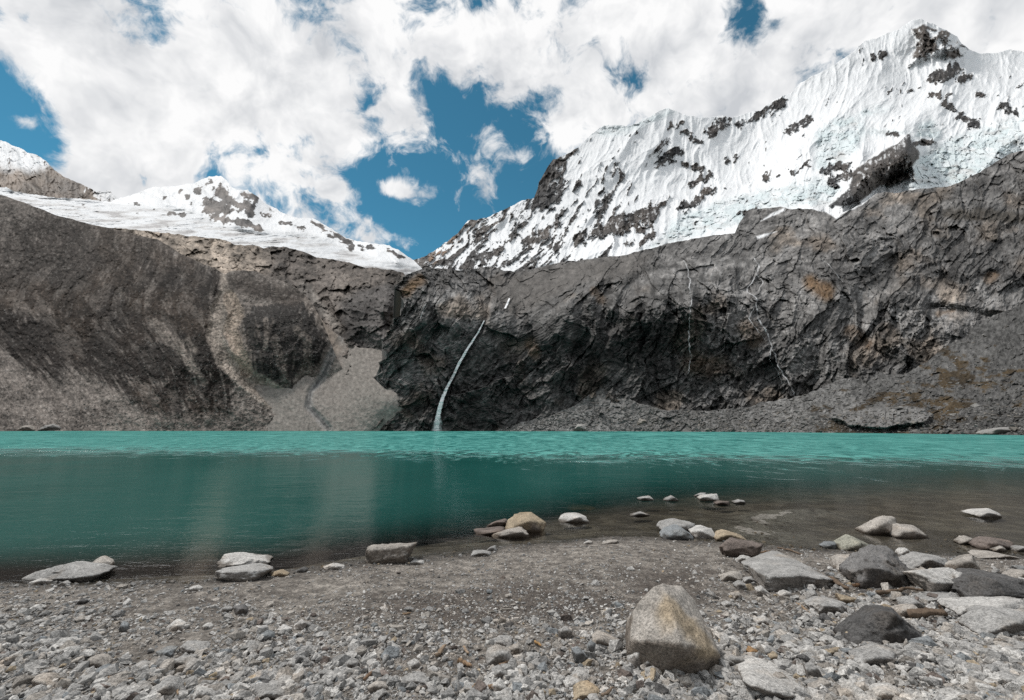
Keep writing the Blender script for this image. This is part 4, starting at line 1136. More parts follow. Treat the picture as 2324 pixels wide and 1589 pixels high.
# --- right foreground
rock('N', [(1480, 1340), (1500, 1331), (1545, 1333), (1580, 1362), (1602, 1402), (1626, 1442), (1640, 1480), (1636, 1500), (1592, 1522), (1530, 1529), (1502, 1525), (1478, 1500), (1460, 1482), (1426, 1462), (1421, 1425), (1432, 1392), (1462, 1376)], 'warm',
     'largest boulder, tall tan and grey block with an ochre ridge facing up', .75, front=[(1496, 1336, -.30), (1536, 1429, .34), (1544, 1466, .50), (1630, 1480, .05), (1508, 1524, .20), (1588, 1520, .16), (1430, 1455, -.05), (1590, 1385, -.40)],
     stain=([(1500, 1345), (1545, 1425), (1560, 1455), (1605, 1455), (1570, 1385), (1530, 1350)], .24, (.34, .27, .185)), facet=20, rough=.035, lean=.5, seed=3)
rock('E', [(605, 585), (690, 540), (840, 500), (930, 512), (1120, 640), (1150, 715), (1000, 725), (760, 715), (700, 662)], 'grey', 'wide flat-topped grey slab with a dark broken front edge, behind the largest boulder', .95,
     front=[(712, 622, -.02), (900, 622, .03), (1112, 638, -.02), (720, 700, .02), (1130, 705, .02)], lean=1.0, sink=.05)
rock('E', [(1255, 600), (1370, 540), (1350, 480), (1400, 440), (1480, 440), (1560, 510), (1600, 570), (1610, 640), (1560, 690), (1500, 710), (1290, 640)], 'dark', 'big dark grey-brown boulder standing highest in the shore cluster', .8, shade=1.75, rough=.08)
rock('E', [(1150, 510), (1200, 490), (1340, 490), (1370, 530), (1250, 605), (1180, 590)], 'warm', 'pale lumpy rock touching the near side of the big dark grey-brown boulder', .8, kind='boulder')
rock('E', [(1615, 605), (1700, 585), (1870, 580), (1920, 600), (1925, 700), (1760, 740), (1650, 660)], 'pale', 'pale cut block with a clean grey side, in front of the dark edge boulder', .8, front=[(1640, 600, -.2), (1740, 650, .05), (1900, 680, .0), (1755, 735, .04)])
rock('E', [(1885, 600), (1930, 600), (1990, 640), (1960, 735), (1900, 725), (1900, 680)], 'pale', 'upright pale piece split off the cut block', .8, kind='rock')
rock('E', [(1600, 530), (1700, 490), (1850, 520), (1890, 580), (1700, 600), (1615, 590)], 'grey', 'low grey slab behind the pale cut block', .9)
rock('E', [(1880, 540), (1960, 490), (2000, 490), (2050, 580), (1960, 615), (1890, 590)], 'warm', 'pale pointed wedge rock behind the dark edge boulder', .8, kind='boulder')
rock('E', [(1945, 765), (1995, 592), (2080, 595), (2330, 650), (2420, 700), (2400, 785), (2150, 775)], 'dark', 'large charcoal slab boulder cut by the picture edge', .8, front=[(2000, 620, -.25), (2110, 745, .06), (2330, 760, .06), (1960, 755, -.05), (2150, 650, -.1)], shade=1.15)
rock('E', [(1840, 790), (1960, 765), (2160, 770), (2330, 775), (2330, 860), (2040, 900), (1900, 850)], 'pale', 'long flat pale slab lying below the charcoal edge boulder', .6, sink=.3)
rock('E', [(2040, 860), (2100, 820), (2400, 850), (2420, 1010), (2080, 1010), (2050, 930)], 'grey', 'broad grey block at the picture edge, lowest of the edge slabs', .7)
rock('E', [(1250, 1060), (1340, 960), (1390, 830), (1500, 825), (1600, 900), (1740, 1000), (1775, 1062), (1750, 1082), (1650, 1072), (1400, 1050)], 'dark', 'tent-shaped black boulder with a sharp grey crest', .6,
     front=[(1400, 850, -.25), (1500, 860, -.1), (1560, 940, -.02), (1420, 1040, .06), (1740, 1065, .05), (1300, 1040, -.1)], stain=([(1290, 1030), (1390, 860), (1440, 840)], .14, (.22, .21, .20)), shade=.85)
rock('E', [(1285, 1150), (1400, 1065), (1500, 1080), (1530, 1130), (1500, 1190), (1400, 1180)], 'grey', 'grey flat-bottomed rock just below the tent-shaped black boulder', .8)
rock('E', [(550, 1250), (680, 1182), (850, 1232), (1100, 1340), (1150, 1420), (750, 1420), (600, 1310)], 'pale', 'broad flat pale slab at the bottom edge, right of the largest boulder', .8, sink=.1, lean=.95, front=[(600, 1290, 0.), (760, 1400, 0.), (1100, 1400, 0.)])
rock('E', [(965, 800), (1070, 770), (1200, 790), (1250, 830), (1200, 870), (1100, 875)], 'grey', 'low rounded grey slab in the gravel beyond the tent-shaped boulder', .8)
rock('E', [(1380, 1420), (1420, 1320), (1520, 1310), (1580, 1360), (1570, 1420)], 'pale', 'pale blunt rock at the bottom edge below the tent-shaped boulder', .8)
rock('E', [(1800, 1150), (1850, 1100), (2000, 1110), (2060, 1170), (1900, 1185)], 'grey', 'low grey rock among wet soil, right of the tent-shaped boulder', .7)
rock('E', [(2180, 1230), (2260, 1240), (2380, 1280), (2380, 1350), (2190, 1290)], 'grey', 'grey rock at the lower corner, half out of the picture', .8)
rock('E', [(2080, 1180), (2090, 1230), (2180, 1290), (2170, 1200), (2130, 1170)], 'grey', 'dull rounded stone next to the lower corner rock', .8)
rock('E', [(1660, 757), (1860, 730), (1930, 770), (1700, 792)], 'grey', 'thin grey slab lying below the pale cut block', .6)
rock('E', [(1530, 830), (1640, 800), (1710, 870), (1660, 900), (1560, 880)], 'warm', 'brownish rock wedged behind the tent-shaped boulder crest', .8)
rock('E', [(1545, 765), (1620, 750), (1760, 855), (1700, 850), (1620, 800)], 'grey', 'long thin grey shard pointing down toward the driftwood fork', .6)
rock('E', [(1160, 735), (1300, 770), (1280, 808), (1180, 772)], 'tan', 'tan tilted shard beside the low rounded grey slab', .6)
rock('E', [(605, 1100), (620, 1070), (670, 1075), (710, 1112), (690, 1132), (640, 1122)], 'rust', 'orange-brown smooth stone, the most vivid one, right of the largest boulder', .8)
rock('E', [(735, 1122), (780, 1100), (820, 1140), (770, 1160)], 'tan', 'small yellowish stone just right of the orange-brown stone', .8)
rock('E', [(955, 1172), (1000, 1155), (1090, 1285), (1050, 1275), (980, 1222)], 'grey', 'narrow grey blade of stone leaning in the gravel above the bottom slab', .6, shade=.9)
rock('E', [(780, 970), (810, 955), (880, 1022), (830, 1032)], 'warm', 'pinkish tilted flake among the shingle', .6)
rock('E', [(1065, 1022), (1110, 995), (1180, 1030), (1160, 1065), (1080, 1060)], 'pale', 'pale angular stone left of the tent-shaped boulder foot', .8)
rock('E', [(830, 1082), (870, 1030), (920, 1060), (920, 1100), (850, 1106)], 'pale', 'pale blocky stone halfway between the orange-brown stone and the tent-shaped boulder', .8)
rock('E', [(640, 900), (720, 880), (760, 910), (700, 936)], 'pale', 'flat pale stone in the shingle just right of the largest boulder top', .8)
rock('E', [(440, 800), (480, 780), (515, 800), (480, 822)], 'pale', 'small pale stone just above the ochre slope of the largest boulder', .8)
rock('E', [(500, 740), (550, 720), (585, 760), (530, 776)], 'warm', 'small brown-grey stone between the largest boulder and the flat-topped slab', .8)
rock('E', [(1080, 1100), (1180, 1075), (1185, 1130), (1100, 1132)], 'tan', 'cream and yellow stone left of the grey flat-bottomed rock', .8)
rock('E', [(1190, 1088), (1260, 1080), (1275, 1110), (1220, 1122)], 'blue', 'small bluish stone between the cream stone and the tent-shaped boulder', .8)
rock('E', [(445, 1170), (470, 1100), (560, 1130), (640, 1180), (560, 1200)], 'grey', 'grey slab tucked between the largest boulder and the bottom slab', .7)
rock('E', [(440, 640), (540, 595), (580, 620), (570, 650), (470, 662)], 'warm', 'low pale rock at the left tip of the flat-topped slab', .8)
rock('E', [(582, 642), (630, 632), (675, 670), (600, 672)], 'grey', 'small stone under the left corner of the flat-topped slab', .8)
rock('E', [(650, 700), (690, 685), (745, 735), (720, 756), (670, 730)], 'pale', 'clean pale stone at the foot of the flat-topped slab', .8)
rock('E', [(610, 552), (670, 525), (700, 540), (690, 572)], 'grey', 'grey stone behind the flat-topped slab and below the red-brown boulder', .8)
rock('E', [(525, 690), (560, 655), (640, 700), (630, 716), (560, 712)], 'grey', 'dull grey wedge below the low pale rock near the flat-topped slab', .8)
rock('E', [(800, 745), (830, 715), (880, 730), (880, 756), (820, 758)], 'pale', 'pale cobble in front of the flat-topped slab', .8)
rock('E', [(970, 760), (985, 720), (1030, 715), (1050, 765), (1000, 776)], 'grey', 'stubby grey cobble in front of the flat-topped slab, right of the pale cobble', .8)
rock('E', [(1360, 700), (1380, 670), (1425, 660), (1430, 690), (1400, 702)], 'pale', 'small pale stone at the foot of the big dark grey-brown boulder', .8)
rock('E', [(1280, 665), (1300, 645), (1345, 650), (1350, 672), (1310, 678)], 'tan', 'small tan stone at the foot of the big dark grey-brown boulder', .8)
rock('E', [(2130, 1090), (2180, 1040), (2240, 1070), (2220, 1110), (2150, 1112)], 'pale', 'pale stone in front of the broad grey edge block', .8)
rock('E', [(1640, 1150), (1660, 1095), (1730, 1110), (1755, 1165), (1700, 1175)], 'pale', 'pale angular stone just below the right tail of the tent-shaped boulder', .8)
rock('E', [(1500, 1080), (1530, 1048), (1580, 1080), (1550, 1098)], 'grey', 'small grey stone under the dark face of the tent-shaped boulder', .8)
# --- shore, right
rock('E', [(1330, 352), (1380, 290), (1440, 250), (1525, 258), (1537, 300), (1533, 372), (1420, 372)], 'warm', 'tall pale rounded boulder standing in the shallows, left one of a touching pair', .8, water=True)
rock('E', [(1533, 300), (1640, 310), (1700, 350), (1735, 382), (1600, 396), (1533, 376)], 'warm', 'lower pale boulder in the shallows sloping away from its taller twin', .8, water=True)
rock('E', [(1175, 440), (1185, 400), (1220, 365), (1340, 420), (1365, 455), (1320, 476), (1200, 456)], 'olive', 'cream-green pointed boulder on the waterline', .8)
rock('E', [(1070, 442), (1100, 415), (1150, 415), (1175, 440), (1110, 460)], 'blue', 'small blue-grey stone left of the cream-green boulder', .8, shade=.7)
rock('E', [(415, 382), (450, 340), (560, 370), (605, 402), (480, 412), (420, 412)], 'tan', 'tan wedge rock behind the red-brown boulder', .8)
rock('E', [(440, 452), (500, 395), (640, 410), (705, 428), (680, 492), (650, 517), (550, 502), (470, 492)], 'brown', 'red-brown boulder with a hollowed top at the edge of the sand', .7, shade=1.1, front=[(500, 400, -.25), (470, 470, 0.), (680, 450, .0), (640, 505, .05), (560, 430, -.1)])
rock('E', [(50, 332), (70, 285), (150, 265), (220, 285), (280, 300), (290, 345), (200, 372), (70, 350)], 'grey', 'rugged grey boulder at the back of the shore trio', .8)
rock('E', [(70, 372), (100, 320), (160, 305), (225, 335), (272, 378), (270, 406), (100, 402)], 'blue', 'blue-grey smooth boulder at the front of the shore trio', .8)
rock('E', [(240, 346), (310, 310), (380, 330), (412, 376), (390, 396), (300, 396)], 'pale', 'pale boulder at the right end of the shore trio', .8)
rock('E', [(540, 532), (580, 495), (630, 510), (615, 546), (560, 546)], 'pale', 'white stone in front of the red-brown boulder', .8)
rock('E', [(305, 142), (330, 120), (420, 115), (430, 150), (380, 162), (310, 157)], 'pale', 'pale flat-topped rock out in the water, largest of its row', .8, water=True)
rock('E', [(275, 132), (310, 112), (350, 110), (330, 138)], 'grey', 'grey rock half hidden behind the pale flat-topped water rock', .8, water=True)
rock('E', [(395, 172), (430, 160), (495, 165), (492, 186), (430, 187)], 'brown', 'reddish low stone in the water in front of the pale flat-topped one', .8, water=True)
rock('E', [(515, 167), (550, 150), (590, 160), (597, 177), (530, 179)], 'grey', 'dark-sided stone in the water at the right end of the row', .8, water=True, shade=.9)
rock('E', [(85, 155), (130, 125), (175, 155), (165, 164), (110, 164)], 'grey', 'pyramid-shaped grey stone breaking the water', .8, water=True)
rock('D', [(1985, 308), (2020, 296), (2060, 290), (2092, 320), (2000, 322)], 'grey', 'low grey stone in the water at the left end of the row', .7, water=True)
rock('D', [(1935, 412), (1970, 404), (2003, 392), (2065, 412), (1990, 420)], 'grey', 'thin grey ripple-washed stone just awash off the shore trio', .6, water=True)
rock('E', [(1995, 237), (2040, 210), (2100, 205), (2180, 240), (2187, 266), (2110, 267), (2010, 247)], 'pale', 'lone white-topped boulder far out in the shallows', .8, water=True)
rock('E', [(1920, 402), (1950, 375), (2030, 400), (2015, 432), (1930, 422)], 'warm', 'pale rounded rock at the left end of the edge shallows', .8, water=True)
rock('E', [(2030, 412), (2100, 382), (2250, 410), (2282, 450), (2200, 472), (2050, 442)], 'brown', 'long dark hollow-fronted boulder in the edge shallows', .7, water=True, shade=1.1)
rock('E', [(2125, 462), (2170, 430), (2215, 465), (2170, 480)], 'warm', 'small tan stone in front of the long dark shallows boulder', .8, water=True)
rock('E', [(2255, 447), (2300, 438), (2360, 450), (2360, 482), (2280, 477)], 'grey', 'grey rock of the shallows cut by the picture edge', .8, water=True)
rock('E', [(2020, 492), (2060, 478), (2230, 500), (2320, 522), (2100, 518)], 'warm', 'flat slab at the waterline behind the charcoal edge boulder', .6)
rock('E', [(1540, 470), (1570, 450), (1610, 470), (1640, 500), (1560, 495)], 'pale', 'pale stone peeping out behind the big dark grey-brown boulder', .8)
rock('E', [(2230, 610), (2280, 590), (2380, 600), (2380, 650), (2250, 645)], 'warm', 'warm grey rock behind the charcoal boulder at the picture edge', .8)
# --- middle shore
rock('D', [(255, 690), (265, 635), (300, 605), (450, 588), (578, 590), (545, 670), (500, 706), (400, 702), (290, 726)], 'warm', 'cracked block with an overhanging end, alone on the waterline', .5, shade=.8, front=[(280, 640, -.05), (440, 610, -.1), (545, 610, 0.), (500, 690, .0), (300, 710, .05)], rough=.06)
rock('D', [(1145, 492), (1160, 440), (1230, 395), (1310, 392), (1380, 430), (1407, 462), (1390, 502), (1310, 527), (1200, 507)], 'tan', 'tan rounded boulder with a dark right side, standing in the water', .8, water=True, stain=([(1330, 520), (1390, 450), (1400, 490)], .22, (.11, .09, .08)))
rock('D', [(1060, 542), (1120, 520), (1240, 485), (1292, 530), (1290, 557), (1100, 557)], 'warm', 'cream wedge rock in the water in front of the tan boulder', .7, water=True)
rock('D', [(940, 507), (1040, 495), (1140, 490), (1140, 517), (1060, 542), (960, 532)], 'brown', 'wet brown slab left of the cream wedge rock', .7, water=True)
rock('D', [(1020, 487), (1080, 455), (1150, 435), (1162, 472), (1100, 492)], 'brown', 'wet brown lump behind the wet brown slab', .8, water=True, shade=1.1)
rock('D', [(1480, 442), (1520, 405), (1610, 402), (1660, 425), (1672, 447), (1600, 462), (1510, 457)], 'pale', 'smooth pale grey dome in the water right of the tan boulder', .8, water=True)
rock('D', [(925, 672), (935, 642), (1000, 640), (1060, 660), (1050, 676)], 'grey', 'low grey stone at the head of the pebble spit', .8)
rock('D', [(1020, 642), (1050, 618), (1085, 604), (1092, 636), (1050, 644)], 'grey', 'small upright grey stone on the pebble spit by the water', .8)
rock('D', [(-10, 745), (40, 720), (100, 735), (118, 756), (40, 762)], 'pale', 'pale flat stone on the waterline left of the cracked block', .7)
rock('D', [(530, 722), (560, 700), (620, 705), (630, 720), (580, 728)], 'pale', 'small pale stone at the right foot of the cracked block', .8)
rock('D', [(1640, 596), (1670, 575), (1700, 580), (1690, 598)], 'pale', 'small pale stone on the sand edge left of the shore trio', .8)
rock('D', [(1760, 598), (1800, 575), (1865, 570), (1850, 592)], 'warm', 'flat tan stone on the sand edge nearest the shore trio', .7)
# --- left shore
rock('C', [(125, 902), (200, 850), (400, 798), (490, 815), (605, 850), (500, 892), (380, 892), (270, 907)], 'grey', 'long low grey boulder with an undercut end, at the left waterline', .5, lean=.2, front=[(180, 880, -.1), (400, 830, -.15), (560, 860, 0.), (420, 885, .05), (240, 900, .05)], rough=.06)
rock('C', [(500, 812), (590, 755), (632, 790), (600, 832), (540, 822)], 'warm', 'small split rock in the water behind the long low boulder', .8, water=True)
rock('C', [(160, 912), (230, 885), (280, 900), (270, 922)], 'pale', 'pale cobble at the foot of the long low boulder', .7)
rock('C', [(320, 927), (380, 900), (400, 915), (350, 932)], 'grey', 'grey cobble right of the pale one under the long low boulder', .7)
rock('C', [(1255, 802), (1300, 750), (1440, 755), (1550, 795), (1480, 822), (1270, 827)], 'pale', 'pale jagged-edged slab, the upper one of a stacked pair on the waterline', .7, water=True, rough=.08)
rock('C', [(1240, 872), (1300, 830), (1500, 808), (1570, 835), (1440, 907), (1330, 902), (1250, 892)], 'grey', 'grey tilted slab, the lower one of a stacked pair on the waterline', .6, front=[(1260, 850, -.1), (1340, 850, .02), (1550, 835, -.05), (1430, 900, .04), (1270, 888, 0.)])
rock('C', [(1560, 852), (1620, 835), (1662, 865), (1600, 877)], 'tan', 'small tan rock at the right end of the stacked slab pair', .7)
rock('C', [(1710, 842), (1760, 815), (1777, 835), (1720, 854)], 'dark', 'small black stone on the waterline between the slab pair and the cracked block', .8)
rock('C', [(1860, 822), (1930, 800), (1985, 825), (1900, 837)], 'pale', 'low white stone on the waterline right of the black stone', .7)
# --- left and middle foreground
rock('C', [(485, 1382), (500, 1340), (570, 1315), (625, 1330), (622, 1380), (560, 1412), (500, 1410)], 'warm', 'rounded warm-grey rock, biggest on the left shingle', .8, sharp=10)
rock('C', [(960, 1167), (1020, 1120), (1060, 1145), (1050, 1177), (990, 1192)], 'pale', 'bright pale stone on the dark soil of the left beach', .8)
rock('C', [(680, 1182), (710, 1130), (740, 1150), (722, 1197)], 'blue', 'bluish upright stone left of the bright pale stone', .8)
rock('C', [(1340, 1047), (1400, 1035), (1422, 1075), (1380, 1099)], 'dark', 'dark grey chunk with a flat face on the left beach', .8, shade=1.5)
rock('C', [(1270, 1062), (1310, 1040), (1342, 1060), (1310, 1082)], 'grey', 'flat grey stone touching the dark chunk', .8)
rock('C', [(1690, 1162), (1740, 1120), (1772, 1150), (1740, 1184)], 'pale', 'pale cubic stone alone at the edge of the fine soil', .8)
rock('C', [(1480, 1222), (1540, 1185), (1580, 1200), (1550, 1252)], 'blue', 'slate-blue stone near the pale cubic one', .8, shade=.85)
rock('C', [(1160, 1167), (1200, 1140), (1226, 1165), (1190, 1184)], 'pale', 'small pale stone between the bright pale stone and the slate-blue one', .8)
rock('C', [(895, 1312), (960, 1280), (1012, 1290), (960, 1352)], 'blue', 'blue-grey slab leaning on the speckled flat slab', .7)
rock('C', [(1030, 1292), (1070, 1255), (1180, 1265), (1182, 1310), (1050, 1317)], 'grey', 'speckled flat grey slab set in dark soil', .8, sink=.3)
rock('C', [(970, 1382), (1030, 1345), (1132, 1335), (1080, 1382), (990, 1407)], 'grey', 'half-buried slab below the speckled flat slab', .7, sink=.3)
rock('C', [(175, 1482), (210, 1440), (300, 1445), (302, 1490), (220, 1527)], 'warm', 'pale rounded rock low on the left shingle', .8)
rock('C', [(520, 1522), (560, 1485), (632, 1485), (632, 1520), (550, 1557)], 'pale', 'smooth pale egg-shaped stone left of the driftwood stick', .8, sharp=10)
rock('C', [(820, 1600), (900, 1520), (960, 1460), (1012, 1470), (1020, 1600)], 'grey', 'tall triangular grey rock rising from the bottom edge', .8)
rock('C', [(680, 1572), (740, 1530), (832, 1540), (800, 1577)], 'grey', 'flat grey rock left of the triangular bottom rock', .7)
rock('C', [(1110, 1572), (1130, 1510), (1222, 1520), (1242, 1600), (1130, 1600)], 'pale', 'white speckled cobble at the bottom edge right of the triangular rock', .8)
rock('C', [(1420, 1472), (1460, 1440), (1570, 1430), (1602, 1450), (1560, 1482), (1440, 1487)], 'warm', 'long pale stone lying across the cobbles above the bottom edge', .7)
rock('C', [(1440, 1600), (1470, 1510), (1600, 1500), (1680, 1560), (1685, 1600)], 'grey', 'large speckled grey rock on the bottom edge below the long pale stone', .8)
rock('C', [(1250, 1512), (1290, 1480), (1342, 1500), (1320, 1532)], 'grey', 'grey cobble between the white speckled cobble and the long pale stone', .8)
rock('C', [(1650, 1382), (1690, 1345), (1712, 1370), (1680, 1412)], 'pale', 'pale cobble standing on end right of the dark soil strip', .8)
rock('C', [(1590, 1512), (1660, 1465), (1702, 1490), (1660, 1522)], 'pale', 'pale rough stone right of the long pale stone', .8)
rock('C', [(1090, 937), (1140, 925), (1162, 945), (1100, 962)], 'pale', 'pale stone just below the left end of the stacked slab pair', .8)
rock('C', [(435, 1022), (480, 1000), (502, 1020), (450, 1037)], 'dark', 'small black stone on the left shingle', .8)
rock('C', [(540, 1212), (580, 1190), (602, 1205), (560, 1224)], 'warm', 'small warm-grey stone left of the bluish upright stone', .8)
rock('C', [(1280, 1600), (1340, 1535), (1420, 1550), (1432, 1600)], 'pale', 'pale cobble on the bottom edge left of the large speckled rock', .8)
rock('C', [(520, 1432), (600, 1385), (652, 1440), (560, 1452)], 'blue', 'broad bluish stone under the rounded warm-grey rock', .7)
rock('C', [(750, 1402), (800, 1370), (872, 1375), (800, 1412)], 'grey', 'flat grey stone right of the broad bluish stone', .7)
rock('D', [(1020, 1282), (1080, 1245), (1180, 1270), (1197, 1330), (1110, 1372), (1030, 1347)], 'grey', 'speckled grey block, biggest stone in the middle foreground', .8)
rock('D', [(1070, 1212), (1110, 1185), (1190, 1195), (1180, 1252), (1090, 1242)], 'grey', 'flat dull stone directly behind the speckled grey block', .8)
rock('D', [(1155, 1272), (1230, 1225), (1257, 1270), (1200, 1307)], 'warm', 'brownish stone touching the right side of the speckled grey block', .8)
rock('D', [(1475, 1142), (1530, 1108), (1577, 1150), (1560, 1192), (1520, 1202), (1480, 1177)], 'grey', 'rounded grey stone on soil midway to the largest boulder', .8, sharp=12)
rock('D', [(1690, 1192), (1730, 1155), (1872, 1200), (1830, 1242), (1780, 1260), (1710, 1222)], 'warm', 'flat tan-grey rock close to the left flank of the largest boulder', .8)
rock('D', [(1660, 1242), (1690, 1205), (1727, 1230), (1715, 1292), (1680, 1287)], 'blue', 'bluish upright stone beside the flat tan-grey rock', .8)
rock('D', [(1560, 1257), (1600, 1245), (1672, 1320), (1660, 1352), (1600, 1362)], 'blue', 'flat blue-grey flake left of the bluish upright stone', .7)
rock('D', [(1920, 1332), (1970, 1225), (2032, 1280), (2030, 1372), (1990, 1387), (1930, 1372)], 'pale', 'pale pointed rock propped against the largest boulder', .8)
rock('D', [(2020, 1352), (2070, 1310), (2112, 1370), (2080, 1412), (2030, 1402)], 'grey', 'small grey rock wedged under the largest boulder', .8)
rock('D', [(1575, 1562), (1600, 1500), (1690, 1480), (1747, 1520), (1742, 1600), (1580, 1600)], 'tan', 'golden-brown cobble at the bottom edge', .8, shade=1.05)
rock('D', [(470, 1462), (550, 1435), (620, 1440), (692, 1490), (560, 1502)], 'grey', 'half-buried flat slab flush with the gravel in the middle foreground', .8, sink=.4)
rock('D', [(125, 1352), (160, 1320), (217, 1345), (200, 1392), (140, 1387)], 'grey', 'round grey stone at the left end of the bare soil patch', .8)
rock('D', [(320, 1432), (360, 1400), (407, 1420), (400, 1452)], 'brown', 'reddish-brown stone on the bare soil patch', .8, shade=1.2)
rock('D', [(520, 1352), (560, 1325), (602, 1345), (590, 1387), (530, 1387)], 'pale', 'pale round stone on the right border of the bare soil patch', .8)
rock('D', [(645, 1392), (690, 1370), (722, 1390), (680, 1442)], 'pale', 'white speckled stone above the half-buried flat slab', .8)
rock('D', [(1050, 1392), (1110, 1370), (1162, 1440), (1120, 1457)], 'grey', 'wedge-shaped grey stone in front of the speckled grey block', .8)
rock('D', [(270, 1512), (330, 1470), (402, 1510), (380, 1547), (290, 1542)], 'warm', 'warm-grey stone below the bare soil patch', .8)
rock('D', [(1050, 1502), (1110, 1455), (1157, 1520), (1150, 1557)], 'pale', 'pale pyramid stone near the bottom edge', .8)
rock('D', [(1510, 1472), (1550, 1440), (1622, 1460), (1640, 1502), (1560, 1517)], 'pale', 'pale flat stone just above the golden-brown cobble', .8)
rock('D', [(640, 1532), (680, 1500), (712, 1520), (690, 1562)], 'grey', 'dull grey stone right below the half-buried flat slab', .8)
rock('D', [(1020, 900), (1030, 880), (1067, 890), (1055, 917)], 'blue', 'small slate stone alone on the fine soil', .8, shade=.8)
rock('D', [(1140, 922), (1180, 910), (1192, 935), (1160, 942)], 'warm', 'small brown stone right of the small slate stone', .8)
rock('D', [(700, 1027), (720, 1002), (745, 1015), (735, 1030)], 'grey', 'small grey cube-like stone on the upper soil', .8)
# submerged slabs off the shore
for k, (o, tn, lb) in enumerate([([(1210, 387), (1270, 366), (1375, 380), (1330, 392)], 'wet', 'dark flat slab under water behind the tan boulder'), ([(1530, 377), (1620, 360), (1732, 374), (1640, 388)], 'rust', 'ochre flat slab glowing under the water'),
                                 ([(1350, 402), (1400, 388), (1490, 392), (1430, 410)], 'wet', 'grey slab under water between the tan boulder and the pale dome'), ([(1010, 430), (1060, 402), (1190, 398), (1130, 424)], 'wet', 'dark slab under water left of the tan boulder'),
                                 ([(1760, 330), (1830, 318), (1900, 330), (1820, 342)], 'wet', 'dark slab under water inshore of the row of stones')]):
    a = np.array(ZD(o)); gx, gy, gz0 = ground_hit(a[:, 0].mean(), a[:, 1].max(), None)
    rock('D', o, tn, lb, 1.2, kind='submerged_slab', lean=1.1, sink=.3)
for o, tn, lb in [([(690, 790), (800, 735), (905, 715), (880, 750), (790, 792)], 'wet', 'long dark slab under water near the split rock'), ([(900, 745), (960, 728), (1010, 735), (960, 752)], 'wet', 'small pale-edged slab under water right of the long dark one'),
                  ([(1350, 722), (1420, 700), (1510, 705), (1440, 735)], 'wet', 'dim slab under water above the stacked slab pair'), ([(640, 745), (760, 700), (860, 700), (760, 735)], 'wet', 'faint slab under water, farthest out on the left')]:
    rock('C', o, tn, lb, 1.2, kind='submerged_slab', lean=1.1, sink=.3)
# far shore
for o, Yd, tn, lb in [([(90, 974), (100, 965), (120, 962), (140, 968), (146, 976)], 327, 'grey', 'grey boulder on the far left waterline'), ([(40, 975), (52, 966), (70, 965), (78, 976)], 328, 'warm', 'lumpy boulder at the far left end of the opposite shore'),
                      ([(1380, 958), (1388, 947), (1400, 946), (1406, 957)], 276, 'pale', 'pale boulder on the rubble apron above the opposite waterline'), ([(1302, 976), (1312, 962), (1330, 964), (1336, 976)], 272, 'pale', 'pale block at the foot of the rubble apron'),
                      ([(1445, 964), (1452, 950), (1470, 952), (1476, 964)], 262, 'warm', 'angular boulder half way along the rubble apron'), ([(2240, 984), (2250, 972), (2290, 968), (2320, 978), (2300, 986)], 118, 'grey', 'grey boulder on the near end of the opposite shore at the picture edge'),
                      ([(2296, 930), (2310, 918), (2340, 916), (2350, 934)], 150, 'pale', 'pale boulder on the turf slope at the picture edge')]:
    rock('N', o, tn, lb, .8, kind='boulder', Y=Yd, shade=.75, rough=.1, lean=.3)

# ------------------------------------------------------------------ loose cobbles: the larger ones one by one, in groups nothing tells apart
rs = np.random.RandomState(41)
proto = []
for k in range(18):
    v, f = broken_stone(rs, rs.uniform(.5, .85), .07)
    proto.append(mesh_from("cobble", v, f, False, np.ones((len(v), 3)) * rs.uniform(.92, 1.05) * (1 + .18 * fbm(v + k, .6, 3))[:, None]))
ZONES = [  # x range, y range, count, size px range, label tone words, group
    (0, 520, 1480, 1589, 46, (20, 40), 'fist-sized {t} cobble packed in the shingle of the lower left corner', 'cobbles of the lower left corner'),
    (520, 1000, 1500, 1589, 40, (18, 38), 'fist-sized {t} cobble in the dense shingle below the bare soil patch', 'cobbles below the bare soil patch'),
    (1000, 1480, 1450, 1589, 40, (16, 36), 'fist-sized {t} cobble between the bare soil patch and the largest boulder', 'cobbles left of the largest boulder'),
    (1640, 1960, 1400, 1589, 30, (16, 34), 'fist-sized {t} cobble between the largest boulder and the tent-shaped black boulder', 'cobbles right of the largest boulder'),
    (1960, 2324, 1450, 1589, 26, (16, 36), 'fist-sized {t} cobble in the lower right corner by the driftwood', 'cobbles of the lower right corner'),
    (1960, 2324, 1300, 1450, 36, (18, 44), 'angular {t} cobble between the dark boulders of the shore cluster', 'cobbles of the shore cluster'),
    (1700, 1960, 1300, 1400, 14, (14, 34), 'angular {t} cobble around the flat-topped slab', 'cobbles around the flat-topped slab'),
    (0, 420, 1350, 1470, 24, (14, 26), 'small {t} cobble on the left beach near the waterline', 'cobbles of the upper left beach')]
n_cob = 0
